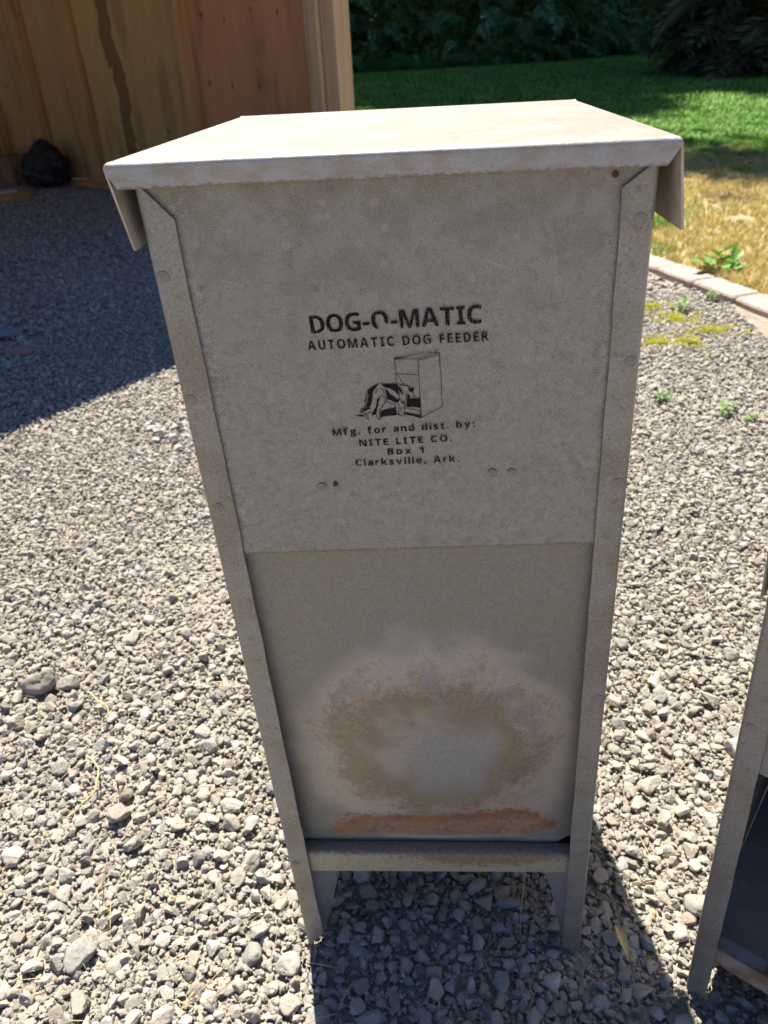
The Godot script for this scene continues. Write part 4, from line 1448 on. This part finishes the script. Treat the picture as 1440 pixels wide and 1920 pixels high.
func make_feeder_two() -> void:
	# a shorter feeder without its door, turned towards the first
	var turn := -0.6085
	var f := thing("dog_feeder", "short grey galvanised dog feeder with an open front showing its tray", "dog feeder", Vector3(0.256, 0.0, 0.036) + Vector3(0.8205, 0, 0.5716) * 0.1525, turn)
	lean = Vector3(-0.037, 0, 0.0257)
	var hz := 0.566
	var st := new_st()
	var oil := noise(970, 6.0, 2)
	grid(st, 12, 12, func(u, v):
		var x := lerpf(-0.148, 0.148, u)
		var y := lerpf(0.352, hz - 0.004, v)
		return cab(Vector3(x, y, -0.0032 + 0.001 * oil.get_noise_2d(x, y))), null, Vector3(0, 0, -0.0012))
	commit(st, "upper_panel", M.steel, f)
	var l := strip(f, -1.0, 0.1525, 0.132, hz - 0.03, hz - 0.008, 0.004, M.steel)
	rivet(l, -0.144, 0.40, 0.0002)
	rivet(l, -0.144, 0.25, 0.0002)
	var r := strip(f, 1.0, 0.1525, 0.132, hz - 0.03, hz - 0.008, 0.004, M.steel)
	rivet(r, 0.144, 0.40, 0.0002)
	cabinet_body(f, 0.1525, hz, 0.30, 0.07)
	# feed slope and the rail across the opening
	st = new_st()
	prism(st, [cab(Vector3(-0.1475, 0.33, -0.03)), cab(Vector3(0.1475, 0.33, -0.03)), cab(Vector3(0.1475, 0.13, -0.22)), cab(Vector3(-0.1475, 0.13, -0.22))], Vector3(0, 0.0008, -0.001))
	commit(st, "feed_slope", M.inside, f)
	var rm := tri_mat(ramp_noise(1401, 0.02, 256, [[0.0, v3(0.17, 0.08, 0.04)], [0.35, v3(0.25, 0.16, 0.10)], [0.55, v3(0.30, 0.28, 0.26)], [1.0, v3(0.34, 0.33, 0.32)]]), 5.0, 0.55, 0.2)
	st = new_st()
	box(st, Vector3(-0.1375, 0.068, -0.006), Vector3(0.1375, 0.092, -0.0046), cab)
	box(st, Vector3(-0.1375, 0.0924, -0.020), Vector3(0.1375, 0.0936, -0.0046), cab)
	commit(st, "bottom_rail", rm, f)
	var lm := mat(Color.WHITE, 0.38, 0.35)
	lm.albedo_texture = M.lid_tex
	lid(f, -0.1565, 0.1565, hz + 0.011, 0.0065, -0.308, hz + 0.007, -0.1555, 0.1555, lm, M.steel)

# ---------------------------------------------------------------- small things on the gravel
func make_small_things() -> void:
	# a big angular rock standing proud of the gravel
	var rock := node("large_rock", stone_mesh(893, 6, 10, 0.95), null, self)
	rock.material_override = shade_of(Color(0.31, 0.29, 0.255))
	rock.transform = Transform3D(Basis.from_euler(Vector3(0.3, 0.5, 0.5)).scaled_local(Vector3(0.030, 0.024, 0.021)), Vector3(-0.645, 0.013, -0.41))
	tag(rock, "largest angular rock standing proud of the sunlit gravel", "rock")
	# dry stems and needles
	var paths := [
		[[-0.506, -0.253], [-0.485, -0.235], [-0.475, -0.207], [-0.478, -0.181], [-0.495, -0.154]], [[-0.556, -0.38], [-0.527, -0.36], [-0.508, -0.341], [-0.508, -0.325]], [[-0.387, -0.393], [-0.359, -0.402], [-0.323, -0.397], [-0.295, -0.384]],
		[[-0.329, -0.049], [-0.31, -0.044], [-0.298, -0.037]], [[-0.282, 0.021], [-0.295, 0.032], [-0.299, 0.047]], [[-0.266, 0.06], [-0.273, 0.076], [-0.281, 0.082]], [[-0.788, -0.862], [-0.775, -0.825], [-0.758, -0.801]], [[-0.737, -0.8], [-0.757, -0.766], [-0.767, -0.751]],
		[[-0.414, -0.069], [-0.415, -0.055], [-0.413, -0.042]], [[-0.902, -0.883], [-0.867, -0.847]], [[-0.511, -0.649], [-0.488, -0.637], [-0.471, -0.616]], [[0.1, -0.084], [0.092, -0.044], [0.086, -0.001]]]
	for k in paths.size():
		var st := new_st()
		var pts := []
		var rad := []
		var pk: Array = paths[k]
		for i in (pk.size() - 1) * 5 + 1:
			var n := mini(i / 5, pk.size() - 2)
			var f := i / 5.0 - n
			var p := []
			for d in [-1, 0, 1, 2]: p.append(Vector3(pk[clampi(n + d, 0, pk.size() - 1)][0], 0.014, pk[clampi(n + d, 0, pk.size() - 1)][1]))
			pts.append(p[1].cubic_interpolate(p[2], p[0], p[3], f) + Vector3(rng.randf_range(-1, 1) * 0.0007, 0.002 * sin(i * 0.9 + k), rng.randf_range(-1, 1) * 0.0007))
			rad.append((0.0017 if k < 2 else 0.0008) * rng.randf_range(0.7, 1.2) * (1.0 - 0.6 * float(i) / ((pk.size() - 1) * 5)))
		tube(st, pts, rad, 6)
		var o := commit(st, "dry_twig", M.straw, self)
		tag(o, "long curled straw coloured twig lying on sunlit gravel" if k == 0 else ("thin dry twig in the shade under the printed feeder" if k == 11 else "thin dry straw coloured twig lying on sunlit gravel"), "twig", "dry twigs scattered on the gravel")
	# fallen needles lying everywhere on the stones
	var ns := new_st()
	tube(ns, [Vector3(-1, 0, 0), Vector3(0, 0.12, 0.05), Vector3(1, 0, 0)], [0.02, 0.035, 0.012], 4)
	ns.generate_normals()
	var npl := []
	var nco := []
	for k in 1500:
		var z := 0.2 - 3.6 * pow(rng.randf(), 1.4)
		var x := rng.randf_range(-1.0 + z * 0.5, minf(0.85 - z * 0.25, edge_x(z) - 0.03))
		var ln := rng.randf_range(0.007, 0.020)
		npl.append(Transform3D(Basis.from_euler(Vector3(0, rng.randf() * TAU, rng.randf_range(-0.25, 0.25))).scaled(Vector3(ln, ln, ln)), Vector3(x, rng.randf_range(0.006, 0.014), z)))
		var c := v3(0.36, 0.24, 0.12).lerp(v3(0.52, 0.42, 0.24), rng.randf())
		nco.append(Color(c.x, c.y, c.z))
	var nm := mat(Color.WHITE, 0.8)
	nm.vertex_color_use_as_albedo = true
	var nd := multi("needle_litter", ns.commit(), nm, npl, nco, self)
	nd.set_meta("kind", "stuff")
	tag(nd, "dry brown needles scattered over the gravel", "needles")
	# a dry husk right of the feeder's foot
	var husk := thing("dry_leaf", "curled tan dry leaf lying beside the printed feeder's foot", "leaf", Vector3(0.198, 0.014, -0.003), 0.15)
	var st2 := new_st()
	grid(st2, 4, 10, func(u, v):
		var w: float = 0.0045 * sin(PI * pow(v, 0.8)) + 0.0004
		return Vector3((u - 0.5) * 2.0 * w, 0.004 * sin(v * 3.0) + 0.003 * pow(absf(u - 0.5) * 2.0, 2.0), (v - 0.5) * 0.044), null, Vector3(0, -0.0005, 0))
	commit(st2, "blade", M.straw, husk)
	# flat scraps in the shed's shade
	for s in [[-1.43, -2.0, 0.05, v3(0.34, 0.22, 0.20), "pinkish flat stone lying on shaded gravel before the shed", "flat_stone", "stone"], [-1.58, -2.2, 0.06, v3(0.2, 0.25, 0.30), "bluish plastic scrap lying on shaded gravel before the shed", "plastic_scrap", "scrap"]]:
		var st := new_st()
		var ring := []
		for k in 9: ring.append(Vector3(s[0] + s[2] * cos(TAU * k / 9.0) * rng.randf_range(0.7, 1.1), 0.006, s[1] + s[2] * 0.55 * sin(TAU * k / 9.0) * rng.randf_range(0.7, 1.1)))
		prism(st, ring, Vector3(0, 0.014, 0))
		tag(commit(st, s[5], mat(lin(s[3].x, s[3].y, s[3].z), 0.8), self), s[4], s[6])
	# pale chalky stones in a patch behind the feeder's left side
	for k in 9:
		var o := node("chalky_stone", stone_variants[k % 6], shade_of(Color(0.52, 0.52, 0.50)), self)
		o.transform = Transform3D(spin().scaled_local(Vector3.ONE * rng.randf_range(0.008, 0.013)), Vector3(-0.70 + rng.randf_range(-0.09, 0.09), 0.007, -1.31 + rng.randf_range(-0.10, 0.10)))
		tag(o, "white chalky stone in a pale patch of sunlit gravel", "stone", "white chalky stones")
	# weeds in the gravel and along the pavers
	var lm := leaf_mesh()
	for s in [[1.13, -2.70, 0.10, "bright green weed growing beside the pavers on the lawn side"], [0.61, -1.48, 0.028, "small green weed growing in the gravel"], [0.753, -1.402, 0.036, "small green weed growing in the gravel"], [0.795, -1.351, 0.022, "small green weed growing in the gravel"], [0.868, -2.26, 0.045, "pale green weed growing in the gravel near the pavers"], [1.0, -2.36, 0.035, "pale green weed growing in the gravel near the pavers"]]:
		var w := thing("weed", s[3], "weed", Vector3(s[0], 0.002, s[1]), rng.randf() * TAU, "weeds along the pavers")
		var m: StandardMaterial3D = M.leaf.duplicate()
		m.albedo_color = lin(0.13, 0.30, 0.035) if s[2] > 0.05 else lin(0.20, 0.30, 0.12)
		for k in (9 if s[2] > 0.05 else 5):
			var o := node("leaf_sprig", lm, m, w)
			var a := k * 2.1
			o.transform = Transform3D(Basis.from_euler(Vector3(rng.randf_range(-0.5, 0.5), a, rng.randf_range(-0.6, 0.6))).scaled(Vector3.ONE * s[2] * rng.randf_range(0.8, 1.3)), Vector3(cos(a), 0, sin(a)) * s[2] * 0.5)
	# low yellow moss on the gravel
	var tuft := tuft_mesh(12, 0.9)
	var mossy := noise(411, 14.0, 2)
	for s in [[0.70, -1.93, 0.11, 0.07], [0.83, -2.16, 0.13, 0.08], [0.80, -1.92, 0.05, 0.05], [0.91, -2.03, 0.10, 0.05], [0.76, -2.30, 0.08, 0.06]]:
		var pl := []
		var co := []
		for k in 420:
			var a := rng.randf() * TAU
			var q: float = absf(rng.randfn()) * 0.62 * (1.0 + 0.4 * sin(a * 3.0 + s[0] * 20.0))
			if mossy.get_noise_2d(s[0] + cos(a) * q * s[2], s[1] + sin(a) * q * s[3]) < -0.12: continue
			var h := rng.randf_range(0.004, 0.010)
			pl.append(Transform3D(Basis(Vector3.UP, rng.randf() * TAU).scaled(Vector3(h, h, h)), Vector3(s[0] + cos(a) * q * s[2], 0.004, s[1] + sin(a) * q * s[3])))
			var c := v3(0.72, 0.66, 0.10).lerp(v3(0.50, 0.58, 0.10), rng.randf()) * rng.randf_range(0.8, 1.1)
			co.append(Color(c.x, c.y, c.z))
		var o := multi("moss_patch", tuft, M.grass, pl, co, self)
		tag(o, "low yellow green moss patch on gravel before the pavers", "moss", "moss patches on the gravel")
		o.set_meta("kind", "stuff")

func make_maple() -> void:
	# stands behind the shed; a high limb reaches over the lawn and dapples it
	var t := thing("maple_tree", "tall leafy tree behind the shed with a limb reaching over the lawn", "tree", Vector3(-2.2, 0, -11.6))
	var st := new_st()
	tube(st, [Vector3(0, -0.05, 0), Vector3(0.1, 2.5, 0.05), Vector3(0.3, 6.0, 0.2), Vector3(0.2, 10.0, 0.1), Vector3(0.4, 14.0, 0.2)], [0.3, 0.24, 0.2, 0.13, 0.03], 10)
	commit(st, "trunk", M.bark, t)
	for l in [[Vector3(0.3, 6.0, 0.2), Vector3(1.8, 8.2, 1.0), Vector3(4.6, 9.3, 1.6)], [Vector3(0.25, 8.0, 0.15), Vector3(-1.2, 9.6, 0.6), Vector3(-2.6, 10.6, 0.8)], [Vector3(0.25, 9.0, 0.1), Vector3(0.6, 11.0, -1.2), Vector3(0.9, 12.4, -2.2)], [Vector3(0.22, 7.2, 0.15), Vector3(1.6, 9.6, 0.4), Vector3(3.4, 10.8, 0.9)]]:
		st = new_st()
		tube(st, l, [0.11, 0.07, 0.015], 7)
		commit(st, "limb", M.bark, t)
	var pl := []
	var co := []
	for c in [[Vector3(4.3, 9.3, 1.6), 1.1, 210], [Vector3(3.0, 10.6, 0.9), 0.9, 170], [Vector3(2.0, 8.6, 1.0), 0.7, 90], [Vector3(-2.4, 10.6, 0.8), 1.6, 400], [Vector3(-0.4, 13.0, -0.6), 1.3, 400], [Vector3(0.6, 12.3, -2.0), 1.6, 400]]:
		for k in c[2]:
			var d: Vector3 = Vector3(rng.randfn(), rng.randfn() * 0.6, rng.randfn() * 0.7) * c[1] * 0.55
			pl.append(Transform3D(Basis.from_euler(Vector3(rng.randf_range(-0.8, 0.8), rng.randf() * TAU, rng.randf_range(-0.8, 0.8))).scaled(Vector3.ONE * rng.randf_range(0.25, 0.45)), c[0] + d))
			var g := v3(0.10, 0.22, 0.05) * rng.randf_range(0.7, 1.3)
			co.append(Color(g.x, g.y, g.z))
	multi("crown", leaf_mesh(), M.leaf, pl, co, t).set_meta("kind", "stuff")

func steel_texture() -> ImageTexture:
	# half a metre of weathered galvanised strip: brown film, bluish bare spots, fine crystals
	var blot := noise(1501, 0.008, 4)
	var mid := noise(1502, 0.04, 3)
	var fine := noise(1503, 0.25, 2)
	return paint(768, 768, func(i, j):
		var n1 := blot.get_noise_2d(i, j)
		var n2 := mid.get_noise_2d(i, j)
		var n3 := fine.get_noise_2d(i, j)
		var c := v3(0.274, 0.264, 0.235) * (1.0 + 0.14 * n2 + 0.24 * n3)
		c = c.lerp(v3(0.198, 0.178, 0.148) * (1.0 + 0.2 * n3), 0.55 * smoothstep(0.0, 0.4, n1 + 0.3 * n2))
		c = c.lerp(v3(0.277, 0.284, 0.281) * (1.0 + 0.25 * n3), 0.6 * smoothstep(0.02, 0.35, -n1 + 0.5 * n2))
		if n3 > 0.55: c = c.lerp(v3(0.423, 0.430, 0.409), 0.5)
		if n3 < -0.6: c *= 0.7
		if n2 < -0.55: c = c.lerp(v3(0.175, 0.143, 0.110), 0.5)
		return c)

func lip_texture() -> ImageTexture:
	# the lid's folded front lip: pale zinc, scuffs, brown grime holding to the cut lower edge
	var blot := noise(1601, 0.012, 3)
	var mid := noise(1602, 0.06, 3)
	var fine := noise(1603, 0.3, 2)
	return paint(1200, 56, func(i, j):
		var n1 := blot.get_noise_2d(i, j * 2.0)
		var n2 := mid.get_noise_2d(i, j * 1.5)
		var n3 := fine.get_noise_2d(i, j)
		var c := v3(0.394, 0.376, 0.332) * (1.0 + 0.12 * n2 + 0.22 * n3)
		c = c.lerp(v3(0.430, 0.431, 0.420), 0.6 * smoothstep(0.0, 0.35, n1))
		c = c.lerp(v3(0.324, 0.265, 0.199), 0.5 * smoothstep(0.1, 0.4, -n1 + 0.4 * n2))
		if j > 51 + 6.0 * n2 + 4.0 * n3: c = c.lerp(v3(0.221, 0.163, 0.109), 0.7)
		if j < 6 and n2 > 0.1: c = c.lerp(v3(0.225, 0.211, 0.188), 0.6)
		if n3 < -0.6: c *= 0.6
		return c)
